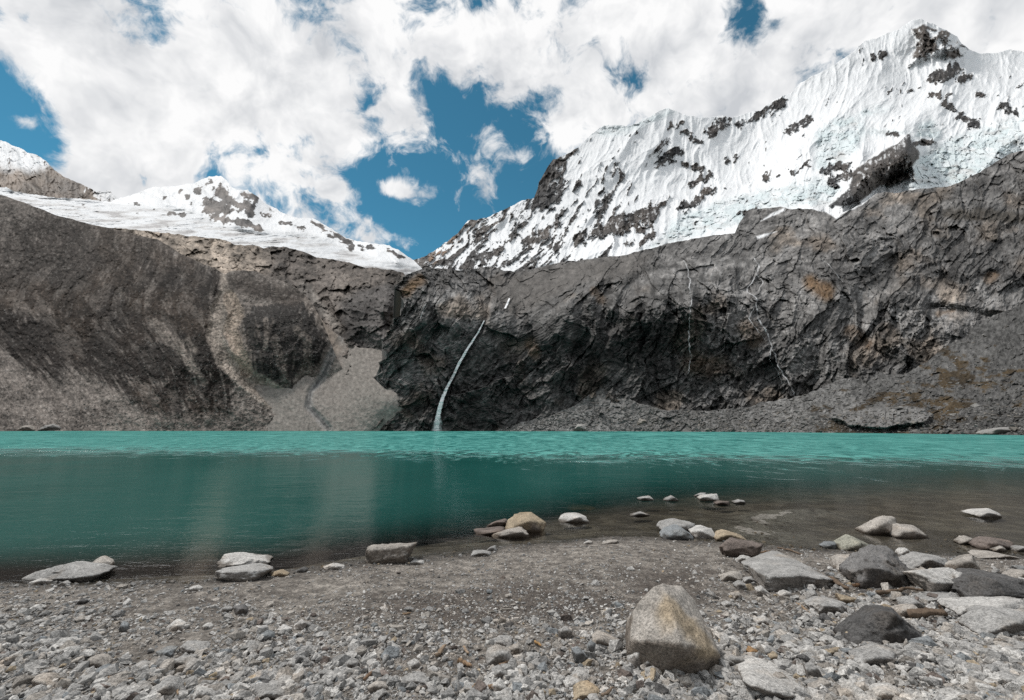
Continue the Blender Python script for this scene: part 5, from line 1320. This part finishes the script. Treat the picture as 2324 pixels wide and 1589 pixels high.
for x0, x1, y0, y1, cnt, (s0, s1), lab, grp in ZONES:
    made = 0; tries = 0
    while made < cnt and tries < 600:
        tries += 1
        dx, dy = rs.uniform(x0, x1), rs.uniform(y0, y1)
        gx, gy, gz0 = ground_hit(dx, dy)
        w = (s0 + (s1 - s0) * rs.beta(1.2, 2.6)) / F_D * gy
        if any((gx - a) ** 2 + (gy - b) ** 2 < (c * .95 + w * .45) ** 2 for a, b, c in ROCKS): continue
        tn = rs.choice(['pale', 'grey', 'warm', 'blue'], p=[.46, .32, .16, .06])
        o = bpy.data.objects.new("cobble", proto[rs.randint(len(proto))]); COL.objects.link(o)
        if not o.data.materials: o.data.materials.append(STONE_MAT)
        s = w * .5
        o.scale = (s, s, s); o.rotation_euler = (rs.normal(0, .35), rs.normal(0, .35), rs.uniform(0, 6.28))
        o.location = (gx, gy, float(gz_fast(gx, gy)) + s * .32)
        o.color = (*(np.array(TONES[tn]) * rs.uniform(.85, 1.15)), 1)
        word = {'pale': 'pale', 'grey': 'mid-grey', 'warm': 'brownish', 'blue': 'bluish'}[tn]
        tag(o, lab.format(t=word), "cobble", grp)
        ROCKS.append((gx, gy, w * .5)); made += 1
    n_cob += made

# ------------------------------------------------------------------ gravel: nobody could count it
def scatter(name, pos, size, cols, lod, label, mat, flat=(.45, .8), sink=.25, seed=5, smooth=False):
    rs = np.random.RandomState(seed)
    n = len(pos); R = rand_rot(rs, n); which = rs.randint(24, size=n)
    AV = []; AF = []; AC = []; base = 0
    for k in range(24):
        v0, f0 = broken_stone(rs, rs.uniform(*flat), .06 if lod >= 3 else 0.0, None if lod >= 2 else 8)
        sel = np.where(which == k)[0]
        if not len(sel): continue
        V = np.einsum('nij,vj->nvi', R[sel], v0) * size[sel][:, None, None] + pos[sel][:, None, :]
        V[..., 2] += (size[sel] * (.5 - sink))[:, None] * .6
        AV.append(V.reshape(-1, 3)); AF.append((f0[None] + (base + np.arange(len(sel)) * len(v0))[:, None, None]).reshape(-1, 3))
        AC.append(np.repeat(cols[sel][:, None, :], len(v0), 1).reshape(-1, 3)); base += len(sel) * len(v0)
    me = mesh_from(name, np.concatenate(AV), np.concatenate(AF), smooth, np.concatenate(AC))
    return tag(link(name, me, mat), label, kind="stuff")

rs = np.random.RandomState(77)
def gravel_points(n, lo, hi, ymin, ymax, seed, dens_fn):
    rs = np.random.RandomState(seed)
    n = int(n * 1.35); dx = rs.uniform(-520, 2960, n); dy = ymin + (ymax - ymin) * rs.uniform(0, 1, n)
    rx, rz = ray(dx, dy)
    Y = CAM_Z / -rz
    for _ in range(14):
        Y = .5 * Y + .5 * (CAM_Z - gz_fast(rx * Y, Y)) / -rz
    X = rx * Y; Z = gz_fast(X, Y)
    p = np.stack([X, Y, Z], -1)
    dr, s, r = shore_s(X, Y)
    keep = rs.uniform(0, 1, n) < dens_fn(dx, dy, p, dr)
    p = p[keep]; dx = dx[keep]; dy = dy[keep]; dr = dr[keep]
    size = lo * (hi / lo) ** (rs.beta(1.1, 2.3, len(p)))
    pal = np.array([TONES[k] for k in ('pale', 'grey', 'warm', 'blue', 'tan', 'dark', 'brown')])
    cols = pal[rs.choice(7, size=len(p), p=[.40, .32, .17, .04, .02, .025, .025])] * rs.uniform(.72, 1.18, len(p))[:, None]
    wet = sstep(-.45, .1, dr)
    cols = cols * (1 - .62 * wet)[:, None]
    return p, size, cols
def bare(p):            # patches of open soil
    return fbm(p, 1.15, 4, .55, seed=301) * .5 + .5
def fine_zone(dx, dy):  # the trodden fine strip from the spit to the middle
    return sstep(230, 60, dist_line(dx, dy, [(760, 1330), (1050, 1300), (1300, 1270), (1560, 1270)])) 
d1 = lambda dx, dy, p, dr: np.clip((.25 + .75 * sstep(1330, 1500, dy)) * (1 - .85 * fine_zone(dx, dy)) * sstep(.66, .45, bare(p)) * (dr < .15), 0, 1)
d2 = lambda dx, dy, p, dr: np.clip((.55 + .45 * sstep(1300, 1480, dy)) * (1 - .2 * fine_zone(dx, dy)) * sstep(.82, .5, bare(p)) * (dr < .1), 0, 1)
d3 = lambda dx, dy, p, dr: np.clip(.9 * sstep(.95, .4, bare(p)) * (dr < .25), 0, 1)
p, s, c = gravel_points(10000, .026, .088, 1290, 1610, 1, d1)
scatter("gravel", p, s, c, 2, "grey broken stones covering the near beach", STONE_MAT, seed=21)
p, s, c = gravel_points(1500, .03, .085, 1290, 1610, 9, lambda dx, dy, p, dr: sstep(1640, 1900, dx) * (dr < .1) * .85)
scatter("gravel", p, s, c, 3, "angular grey rubble between the boulders of the right beach", STONE_MAT, seed=29)
p, s, c = gravel_points(30000, .010, .034, 1240, 1610, 2, d2)
scatter("gravel", p, s, c, 2, "small grey pebbles covering the near beach", STONE_MAT, seed=22)
p, s, c = gravel_points(60000, .0045, .013, 1225, 1610, 3, d3)
scatter("gravel", p, s, c, 1, "fine grit between the stones of the beach", STONE_MAT, seed=23)
# stones on the lake bed, and wave-washed pebbles along the waterline
d4 = lambda dx, dy, p, dr: np.clip(sstep(2.6, .1, dr) * (dr > -.1) * sstep(.7, .4, bare(p * .8)), 0, 1) * .8
p, s, c = gravel_points(7000, .012, .060, 1120, 1330, 4, d4)
scatter("gravel", p, s, c * np.array([.85, .72, .55]), 1, "stones lying on the lake bed in the shallows", STONE_MAT, seed=24, sink=.5)
d5 = lambda dx, dy, p, dr: np.exp(-((dr + .12) / .25) ** 2) * .8
p, s, c = gravel_points(5000, .012, .045, 1200, 1340, 5, d5)
scatter("gravel", p, s, c * 1.1, 2, "pebbles along the waterline", STONE_MAT, seed=25)

# rubble on the far slopes
def slope_points(layer_name, n, seed, w_fn):
    x0, step, ty, by, rows, P, power, xs = LAYERS[layer_name]
    rs = np.random.RandomState(seed)
    i = rs.randint(4, P.shape[1] - 4, n); j = rs.randint(2, P.shape[0] - 6, n)
    p = P[j, i]
    dx = xs[i]; t = np.linspace(0, 1, rows)[j] ** power
    dy = by[i] * (1 - t) + ty[i] * t
    k = (rs.uniform(0, 1, n) < w_fn(dx, dy)) & (p[:, 2] > .2)
    return p[k], rs
for ln, n, sd, fn, lo, hi, tone, lb in (
        ("rubble_apron", 9000, 31, lambda x, y: .35 + .65 * sstep(900, 960, y), .35, 2.6, .42, "grey boulder rubble scattered on the apron"),
        ("moraine_slope", 15000, 32, lambda x, y: .40 + .6 * sstep(900, 965, y) * sstep(700, 300, x), .3, 1.7, .46, "stones scattered over the moraine slope"),
        ("scree_fan", 800, 33, lambda x, y: .25 + 0 * x, .3, 1.0, .42, "stones scattered over the scree fan")):
    p, r_ = slope_points(ln, n, sd, fn)
    size = lo * (hi / lo) ** r_.beta(.8, 3.4, len(p))
    cols = np.array([TONES[k] for k in ('pale', 'grey', 'warm')])[r_.choice(3, size=len(p))] * r_.uniform(.7, 1.3, len(p))[:, None] * tone
    scatter("rubble", p, size, cols, 1, lb, STONE_MAT, seed=sd, sink=.4)
# ------------------------------------------------------------------ driftwood
def wood_material():
    m, nt, out = new_mat("weathered_wood"); g = NT(nt)
    oc = g.n("ShaderNodeObjectInfo").outputs["Color"]
    lp = g.n("ShaderNodeTexCoord").outputs["Object"]
    a = g.noise(lp, 26.0, 6.0, .7); b = g.noise(lp, 90.0, 3.0, .6)
    v = g.math('ADD', g.ramp(a, .3, .7, .35, 1.2, False), g.math('MULTIPLY', b, .4))
    bs = g.n("ShaderNodeBsdfPrincipled")
    g.set(bs.inputs["Base Color"], g.vmath('MULTIPLY', oc, g.grey(v)))
    bs.inputs["Roughness"].default_value = .85; bs.inputs["Specular IOR Level"].default_value = .2
    g.set(bs.inputs["Normal"], g.bump(a, .8, .012))
    nt.links.new(bs.outputs[0], out.inputs[0])
    return m
WOOD = wood_material()
def tube(path, radii, rs, seg=9):
    path = np.array(path, float); n = len(path)
    t = np.linspace(0, 1, n); tt = np.linspace(0, 1, 22)
    c = np.stack([np.interp(tt, t, path[:, k]) for k in range(3)], -1)
    r = np.interp(tt, t, radii)
    c[1:-1] = .25 * c[:-2] + .5 * c[1:-1] + .25 * c[2:]
    off = rs.uniform(0, 30)
    L = np.linalg.norm(path[-1] - path[0])
    c = c + np.stack([fbm(c + off + k * 7, L * .45, 4, .6) for k in range(3)], -1) * (L * .05 + r[:, None] * .5)
    r = r * (1 + .35 * fbm(c + off + 50, L * .2, 3, .6))
    d = np.gradient(c, axis=0); d /= np.linalg.norm(d, axis=1, keepdims=True)
    a = np.cross(d, [0, 0, 1.0]); a /= np.linalg.norm(a, axis=1, keepdims=True) + 1e-9
    b = np.cross(a, d)
    ph = np.linspace(0, 2 * np.pi, seg, endpoint=False)
    wob = 1 + .28 * rs.normal(size=(1, seg)) * .6 + .12 * rs.normal(size=(22, seg))
    V = c[:, None] + (r[:, None] * wob)[..., None] * (np.cos(ph)[None, :, None] * a[:, None] + np.sin(ph)[None, :, None] * b[:, None])
    V = V.reshape(-1, 3)
    F = []
    for i in range(21):
        for k in range(seg):
            F.append((i * seg + k, i * seg + (k + 1) % seg, (i + 1) * seg + (k + 1) % seg, (i + 1) * seg + k))
    e0, e1 = len(V), len(V) + 1
    V = np.concatenate([V, c[:1] - d[:1] * r[0] * .3, c[-1:] + d[-1:] * r[-1] * .3])
    for k in range(seg):
        F.append((e0, (k + 1) % seg, k, k)); F.append((e1, 21 * seg + k, 21 * seg + (k + 1) % seg, 21 * seg + (k + 1) % seg))
    return V, F
def stick(zoom, pts, wpx, label, tone=(.135, .098, .070), lift=0.0, branch=None, name="driftwood_stick"):
    rs = np.random.RandomState(len(label) * 7 + int(pts[0][0]))
    P = []
    for dx, dy in ZOOM[zoom](pts):
        x, y, z = ground_hit(dx, dy); P.append((x, y, z))
    P = np.array(P); Y0 = P[:, 1].mean()
    r = .5 * wpx * {'C': .3931, 'D': .3575, 'E': .3652}[zoom] / F_D * Y0
    P[:, 2] += r * .9 + lift
    base = P.mean(0); base[2] = P[:, 2].min() - r
    def build(PP, rad):
        V, F = tube(PP - base, rad, rs)
        bm = bmesh.new(); vs = [bm.verts.new(v) for v in V]
        for f in F:
            q = list(dict.fromkeys(f))
            try: bm.faces.new([vs[i] for i in q])
            except ValueError: pass
        bmesh.ops.recalc_face_normals(bm, faces=bm.faces)
        me = bpy.data.meshes.new(name); bm.to_mesh(me); bm.free()
        for p_ in me.polygons: p_.use_smooth = True
        return me
    o = link(name, build(P, [r, r * 1.05, r * .6][:max(len(P), 2)] if len(P) <= 3 else np.linspace(r, r * .6, len(P))), WOOD, None, tuple(base))
    o.color = (*tone, 1)
    if branch:
        B = []
        for k, (dx, dy) in enumerate(ZOOM[zoom](branch)):
            x, y, z = ground_hit(dx, dy); B.append((x, y, z + r * .9))
        B = np.array(B); top = at(*ZOOM[zoom]([branch[-1]])[0], B[0][1]); B[-1] = top
        B = np.array([B[0], .5 * (B[0] + B[-1]), B[-1]])
        b = link("branch", build(B, [r * .7, r * .6, r * .35]), WOOD, o); b.color = (*tone, 1)
    tag(o, label, "driftwood")
    return o
stick('E', [(790, 455), (870, 475), (950, 502)], 13, "thin brown driftwood stick on the sand behind the flat-topped slab")
stick('E', [(1122, 665), (1160, 705), (1225, 738)], 26, "stout brown driftwood piece at the right end of the flat-topped slab", lift=.03)
stick('E', [(1420, 757), (1530, 742), (1620, 735), (1705, 748)], 24, "long brown driftwood log below the big dark grey-brown boulder", lift=.02)
stick('E', [(920, 802), (980, 850), (1050, 908)], 14, "thin tan driftwood stick pointing toward the tent-shaped boulder", (.24, .175, .12))
stick('E', [(1620, 915), (1740, 908), (1845, 902)], 34, "thick forked driftwood log right of the tent-shaped boulder", lift=.03, branch=[(1840, 890), (1795, 812)])
stick('E', [(1280, 712), (1310, 700), (1335, 688)], 20, "short dark driftwood stub at the foot of the big dark grey-brown boulder", (.12, .07, .04), lift=.02)
stick('E', [(1210, 1142), (1260, 1158), (1320, 1172)], 15, "short driftwood stick left of the grey flat-bottomed rock", (.2, .15, .11))
stick('E', [(1085, 1222), (1140, 1228), (1205, 1232)], 10, "thin driftwood twig above the bottom slab", (.17, .12, .085))
stick('E', [(1905, 935), (1980, 925), (2060, 942)], 16, "brown driftwood under the broad grey edge block", (.13, .085, .05))
stick('E', [(690, 486), (725, 482), (758, 478)], 9, "little driftwood chip beside the red-brown boulder", (.2, .13, .08))
stick('D', [(712, 1330), (735, 1295), (765, 1260)], 20, "grey-brown driftwood stick standing among cobbles left of the speckled grey block", (.24, .18, .13), lift=.01)
stick('D', [(250, 1478), (285, 1450), (322, 1412)], 17, "brown driftwood stick at the lower end of the bare soil patch", (.2, .13, .085), lift=.01)
stick('D', [(840, 1357), (885, 1370), (930, 1386)], 20, "brown driftwood stick left of the speckled grey block", (.24, .16, .10), lift=.01)
stick('D', [(880, 1268), (895, 1288), (912, 1308)], 15, "short pale driftwood chip behind the brown stick", (.28, .21, .15), lift=.01)
stick('D', [(1110, 1382), (1150, 1370), (1190, 1356)], 16, "driftwood stick under the front of the speckled grey block", (.22, .15, .1), lift=.01)
stick('D', [(1018, 1530), (1055, 1540), (1095, 1548)], 18, "brown driftwood stick left of the pale pyramid stone", (.24, .16, .10), lift=.02)
stick('D', [(930, 1545), (955, 1530), (985, 1515)], 17, "tan driftwood stub beside the brown stick near the bottom edge", (.27, .19, .12), lift=.02)
stick('D', [(1030, 1035), (1100, 1028), (1185, 1014)], 10, "long bleached grey driftwood stick on the fine soil", (.27, .25, .22))
stick('D', [(490, 1047), (520, 1044), (545, 1040)], 11, "small brown driftwood chip on the open soil", (.2, .14, .09))
stick('D', [(1760, 1600), (1800, 1565), (1832, 1540)], 15, "thin driftwood stick beside the golden-brown cobble", (.2, .15, .11), lift=.02)
stick('D', [(1330, 1230), (1355, 1248), (1372, 1258)], 12, "little orange wood chip near the rounded grey stone", (.33, .2, .09), lift=.01)
stick('C', [(600, 1478), (680, 1482), (762, 1488)], 16, "straight brown driftwood stick on the left shingle", (.23, .165, .115), lift=.01)
stick('C', [(1210, 1472), (1260, 1458), (1302, 1444)], 20, "pale tan driftwood stick above the bottom cobbles", (.32, .26, .18), lift=.01)
stick('C', [(1010, 1530), (1014, 1560), (1022, 1600)], 13, "short driftwood stick right of the triangular bottom rock", (.25, .18, .12), lift=.03)

# ------------------------------------------------------------------ falling water on the wall
def water_fall_material(name, density):
    m, nt, out = new_mat(name); g = NT(nt)
    uvn = g.attr("run").outputs["Vector"]
    s = g.noise(g.vmul(uvn, (9.0, 1, 1)), 1.0, 5.0, .65)
    edge = g.attr("edge").outputs["Fac"]
    if density < .9:                                         # the veils come and go on the way down
        density = g.math('MULTIPLY', g.ramp(g.noise(g.vmul(uvn, (0, .35, 1)), 1.0, 3.0, .6), .36, .62, .12, 1.0), density)
    al = g.math('MULTIPLY', g.ramp(edge, 0, .6), g.math('MULTIPLY', g.ramp(s, .26, .5, .6, 1.0), density))
    dif = g.n("ShaderNodeBsdfDiffuse"); dif.inputs[0].default_value = (.96, .965, .97, 1)
    tl = g.n("ShaderNodeBsdfTranslucent"); tl.inputs[0].default_value = (.96, .965, .97, 1)
    mx = g.n("ShaderNodeMixShader"); mx.inputs[0].default_value = .08
    nt.links.new(dif.outputs[0], mx.inputs[1]); nt.links.new(tl.outputs[0], mx.inputs[2])
    tr = g.n("ShaderNodeBsdfTransparent"); fin = g.n("ShaderNodeMixShader"); g.set(fin.inputs[0], al)
    nt.links.new(tr.outputs[0], fin.inputs[1]); nt.links.new(mx.outputs[0], fin.inputs[2])
    nt.links.new(fin.outputs[0], out.inputs[0])
    return m
FALL = water_fall_material("falling_white_water", 1.0); VEIL = water_fall_material("thin_water_veil", .48)
def ribbon(name, path, widths, mat, off=1.4, wob=0.0, parent=None, seed=0, n=70, free=False):
    path = np.array(path, float); L = np.concatenate([[0], np.cumsum(np.hypot(*np.diff(path, axis=0).T))]); L /= L[-1]
    t = np.linspace(0, 1, n)
    dx = np.interp(t, L, path[:, 0]); dy = np.interp(t, L, path[:, 1])
    for _ in range(3):
        dx[1:-1] = .25 * dx[:-2] + .5 * dx[1:-1] + .25 * dx[2:]
    if wob: dx = dx + wob * fbm(np.stack([dy, 0 * dy + seed, 0 * dy], -1), 16, 3, .6) * 2
    Y = np.array([min(surf("cliff", a + e, b + e2)[1] for e in (-2, 0, 2) for e2 in (-2, 0, 2)) for a, b in zip(dx, dy)]) - off
    if free:                                                     # falling free: never swings back under a ledge
        for i in range(1, n): Y[i] = min(Y[i], Y[i - 1] + .05)
    w = np.interp(t, np.linspace(0, 1, len(widths)), widths)
    if free:                                                     # tumbling sheets: upper sides catch the light
        Y = Y - 1.3 * ridged(np.stack([dy, 0 * dy + seed, 0 * dy], -1), 5.0, 4, .7) - .5 * np.random.RandomState(seed).uniform(0, 1, n)
        w = w * (1 + .22 * fbm(np.stack([dy, 0 * dy + seed, 0 * dy], -1), 9, 3))
    cols = 5; V = []; run = []; edge = []
    for i in range(n):
        for k in range(cols):
            u = k / (cols - 1) * 2 - 1
            V.append(at(dx[i] + u * w[i] * .5, dy[i], Y[i] - .25 * (1 - u * u))); run.append((u, t[i] * n * .35 + seed, seed)); edge.append(1 - abs(u) ** 1.5)
    V = np.array(V); base = V[-cols:].mean(0)
    o = link(name, mesh_from(name, V - base, grid_faces(n, cols), True, None, {"run": np.array(run), "edge": np.array(edge)}), mat, parent, tuple(base) if parent is None else None)
    if parent is not None: o.location = tuple(base - np.array(parent.location))
    return o
wf = ribbon("waterfall", [(1099, 728), (1085, 755), (1062, 790), (1043, 822), (1030, 850), (1014, 880), (1004, 905), (997, 930), (992, 955), (990, 979)], [3.5, 5, 7, 8, 8, 8, 9, 11, 13, 17], FALL, 1.6, 0.5, None, 1, 150, True)
tag(wf, "tall thin white waterfall falling down the dark wall into the lake", "waterfall")
ribbon("spray", [(1000, 915), (995, 940), (991, 978)], [6, 16, 34], VEIL, 2.2, 0, wf, 4, 24, True)
w2 = ribbon("waterfall", [(1156, 677), (1152, 688), (1146, 700)], [4, 6, 5], FALL, 1.6, 0, None, 2, 16)
tag(w2, "short white chute where the stream spills over the lip above the tall waterfall", "waterfall")
st = ribbon("stream", [(1712, 585), (1722, 602), (1716, 622), (1700, 645), (1694, 662), (1712, 672), (1718, 700), (1722, 725), (1738, 745), (1746, 775), (1757, 800), (1765, 830), (1782, 858), (1796, 880), (1803, 900)], [3, 6, 4, 3, 5, 3.5, 4, 6, 4, 3, 4, 3, 4, 3, 3], VEIL, 1.0, 3.5, None, 5, 130)
tag(st, "braided white stream running down the slabs right of the wall", "stream")
ribbon("side_strand", [(1716, 622), (1730, 640), (1722, 660)], [2, 3, 1.5], VEIL, 1.0, 2.5, st, 6, 24)
ribbon("side_strand", [(1712, 700), (1700, 722), (1716, 745), (1735, 770)], [2, 3, 3, 1.5], VEIL, 1.0, 2.5, st, 7, 30)
ribbon("side_strand", [(1750, 790), (1745, 815), (1765, 845), (1775, 870)], [2, 2.5, 2.5, 1.5], VEIL, 1.0, 2.5, st, 8, 30)
s2 = ribbon("stream", [(1552, 590), (1560, 615), (1566, 650), (1568, 690), (1566, 735), (1562, 780), (1568, 810), (1560, 850)], [2, 4, 3, 2.5, 3, 4, 3, 2], VEIL, 1.0, 3, None, 9, 90)
tag(s2, "faint thin stream trickling down the wall between waterfall and braided stream", "stream")
s3 = ribbon("stream", [(966, 690), (960, 706), (954, 724)], [1.5, 3, 1.5], VEIL, .8, .8, None, 10, 20)
tag(s3, "short pale trickle on the wall left of the tall waterfall", "stream")
s4 = ribbon("stream", [(1866, 590), (1880, 600), (1898, 622), (1912, 640)], [1.5, 2.5, 2.5, 1.5], VEIL, .8, 1.5, None, 11, 26)
tag(s4, "faint trickle on the upper slabs above the rusty patch", "stream")
# ------------------------------------------------------------------ sun and sky
SUN_EL, SUN_AZ = math.radians(60), math.radians(-66)      # azimuth from +Y toward +X; the sun stands high over the far side, to the left
sun_dir = Vector((math.sin(SUN_AZ) * math.cos(SUN_EL), math.cos(SUN_AZ) * math.cos(SUN_EL), math.sin(SUN_EL))).normalized()
sun = bpy.data.objects.new("sun", bpy.data.lights.new("sun", 'SUN'))
COL.objects.link(sun)
sun.data.energy = 3.0
sun.data.angle = math.radians(8)
sun.data.color = (1.0, 0.965, 0.92)
sun.rotation_euler = (-sun_dir).to_track_quat('-Z', 'Y').to_euler()

world = bpy.data.worlds.new("World")
scene.world = world
world.use_nodes = True
wn = world.node_tree; wn.nodes.clear(); W = NT(wn)
wout = wn.nodes.new("ShaderNodeOutputWorld")
sky = W.n("ShaderNodeTexSky", sky_type='NISHITA')
sky.sun_disc = False
sky.sun_elevation = math.asin(sun_dir.z)
sky.sun_rotation = math.atan2(sun_dir.x, sun_dir.y)
sky.altitude = 4500; sky.air_density = 1.0; sky.dust_density = 0.6; sky.ozone_density = 2.0
dirv = W.n("ShaderNodeTexCoord").outputs["Generated"]
dirv = W.vmath('NORMALIZE', dirv)

def dir_of(dx, dy):
    rx, rz = ray(dx, dy)
    v = Vector((float(rx), 1.0, float(rz))); return v.normalized()
# cloud cover: soft patches placed by direction (bearing, elevation), torn up by fractal noise
patches = [  # x, y, half width, half height, amount (negative = clear sky)
    (-20, 220, 105, 110, -1.05), (-60, 370, 140, 60, -.8), (60, 300, 60, 40, -.7), (1010, 470, 165, 100, -1.35), (860, 400, 110, 60, -.8), (700, 450, 70, 35, -.45), (1160, 290, 90, 60, -.8), (1040, 270, 60, 50, -.65),
    (1120, 180, 60, 60, -.1), (985, 95, 40, 80, -.6), (1060, 15, 50, 26, -.6), (1705, 55, 46, 62, -.85), (350, 60, 50, 70, -.75), (700, 20, 30, 40, -.3), (1430, 215, 60, 60, -.62), (1250, 80, 25, 50, -.4), (320, 405, 28, 16, -.55),
    (560, 420, 60, 25, -.5), (900, 120, 20, 16, -.4), (1180, 420, 120, 60, -.7), (960, 560, 150, 50, -.9), (1250, 330, 60, 60, -.3), (740, 150, 130, 120, .45), (1900, 60, 300, 120, .4),
    (1095, 435, 50, 46, 1.0), (1168, 355, 36, 26, .62), (957, 442, 48, 32, 1.15), (890, 428, 26, 20, 1.1), (850, 535, 76, 24, 1.15), (800, 490, 38, 16, .95), (755, 435, 42, 18, .95), (1285, 290, 40, 55, .75), (1000, 340, 60, 40, .45),
    (650, 430, 60, 40, .5), (830, 370, 60, 35, .4), (40, 268, 40, 16, .5), (1120, 300, 22, 26, .3), (500, 250, 300, 160, .35), (200, 330, 130, 80, .4), (1500, 120, 150, 90, .3), (1150, 100, 90, 60, .5)]
def add_patches(total, items):
    for x, y, hw, hh, amt in items:
        d0 = dir_of(x, y)
        df = W.vmath('SUBTRACT', dirv, tuple(d0))
        right = d0.cross(Vector((0, 0, 1))).normalized(); up = right.cross(d0)
        foresh = math.cos(math.atan(math.hypot(x - CX, y - CY) / F_D)) ** 1.4
        u = W.math('MULTIPLY', W.vmath('DOT_PRODUCT', df, tuple(right)), F_D / hw / foresh * .7)
        v = W.math('MULTIPLY', W.vmath('DOT_PRODUCT', df, tuple(up)), F_D / hh / foresh * .7)
        e = W.math('ADD', W.math('MULTIPLY', u, u), W.math('MULTIPLY', v, v))
        e = W.math('POWER', 2.718, W.math('MULTIPLY', e, -1.0))
        total = W.math('MULTIPLY_ADD', e, amt, total)
    return total
cover = add_patches(0.62, [p for p in patches if p[4] < 0])
cover = W.math('MAXIMUM', cover, -0.70)
cover = add_patches(cover, [p for p in patches if p[4] > 0])
wp = W.n("ShaderNodeTexNoise", noise_dimensions='3D'); W.set(wp.inputs["Vector"], dirv)
wp.inputs["Scale"].default_value = 7.0; wp.inputs["Detail"].default_value = 4.0
warp = W.vmath('MULTIPLY', W.vmath('SUBTRACT', wp.outputs["Color"], (.5, .5, .5)), (.10, .10, .10))
dw = W.vmath('ADD', dirv, warp)
def dens_at(vec):
    a = W.noise(vec, 5.5, 9.0, 0.60)
    b = W.noise(vec, 16.0, 8.0, 0.62, 0.4)
    return W.math('ADD', W.math('MULTIPLY', W.math('SUBTRACT', a, .5), 3.3), W.math('MULTIPLY', W.math('SUBTRACT', b, .5), 2.3))
nz = dens_at(dw)
dens = W.math('ADD', cover, nz)
alpha = W.ramp(dens, -0.05, 0.62)
# thick parts are greyer underneath, edges facing the sun stay white
soft = W.noise(W.vmath('ADD', dw, (3.1, 0.2, 1.0)), 3.2, 6.0, 0.5)
lowa = W.noise(dw, 6.5, 5.0, .55); lowb = W.noise(W.vmath('ADD', dw, tuple(sun_dir * 0.03)), 6.5, 5.0, .55)
lit = W.math('MULTIPLY', W.math('SUBTRACT', lowa, lowb), 3.2)
shade = W.math('ADD', lit, W.math('ADD', W.ramp(soft, .36, .62, 0.1, 1.0, False), W.math('MULTIPLY', nz, .05)))
shade = W.math('MINIMUM', W.math('MAXIMUM', shade, .1), 1.0)
ccol = W.mixc(shade, (0.56, 0.585, 0.62), (1.0, 1.0, 1.0))
bg1 = W.n("ShaderNodeBackground"); bg2 = W.n("ShaderNodeBackground")
tint = W.vmath('MULTIPLY', sky.outputs[0], (0.62, 1.44, 1.22))
W.set(bg1.inputs[0], tint); bg1.inputs[1].default_value = 0.095
W.set(bg2.inputs[0], ccol); bg2.inputs[1].default_value = 0.98
ms = W.n("ShaderNodeMixShader")
W.set(ms.inputs[0], alpha)
# below the horizon: dull ground instead of sky
dz = W.n("ShaderNodeSeparateXYZ"); W.set(dz.inputs[0], dirv)
low = W.ramp(dz.outputs[2], -0.06, 0.0, 0.0, 1.0)
bg3 = W.n("ShaderNodeBackground"); bg3.inputs[0].default_value = (.10, .11, .105, 1); bg3.inputs[1].default_value = 1.0
ms2 = W.n("ShaderNodeMixShader"); W.set(ms2.inputs[0], low)
wn.links.new(bg3.outputs[0], ms2.inputs[1]); wn.links.new(ms.outputs[0], ms2.inputs[2])
wn.links.new(bg1.outputs[0], ms.inputs[1]); wn.links.new(bg2.outputs[0], ms.inputs[2])
wn.links.new(ms2.outputs[0], wout.inputs[0])
world.cycles.sampling_method = 'MANUAL'; world.cycles.sample_map_resolution = 512

scene.view_settings.view_transform = 'Standard'
scene.view_settings.look = 'None'
scene.view_settings.exposure = 0
scene.view_settings.gamma = 1
scene.cycles.max_bounces = 5
scene.cycles.diffuse_bounces = 2
scene.cycles.glossy_bounces = 3
scene.cycles.transparent_max_bounces = 8
scene.cycles.caustics_reflective = False
scene.cycles.caustics_refractive = False

scene.cycles.use_denoising = False
scene.cycles.sample_clamp_direct = 5.0
scene.cycles.sample_clamp_indirect = 3.0
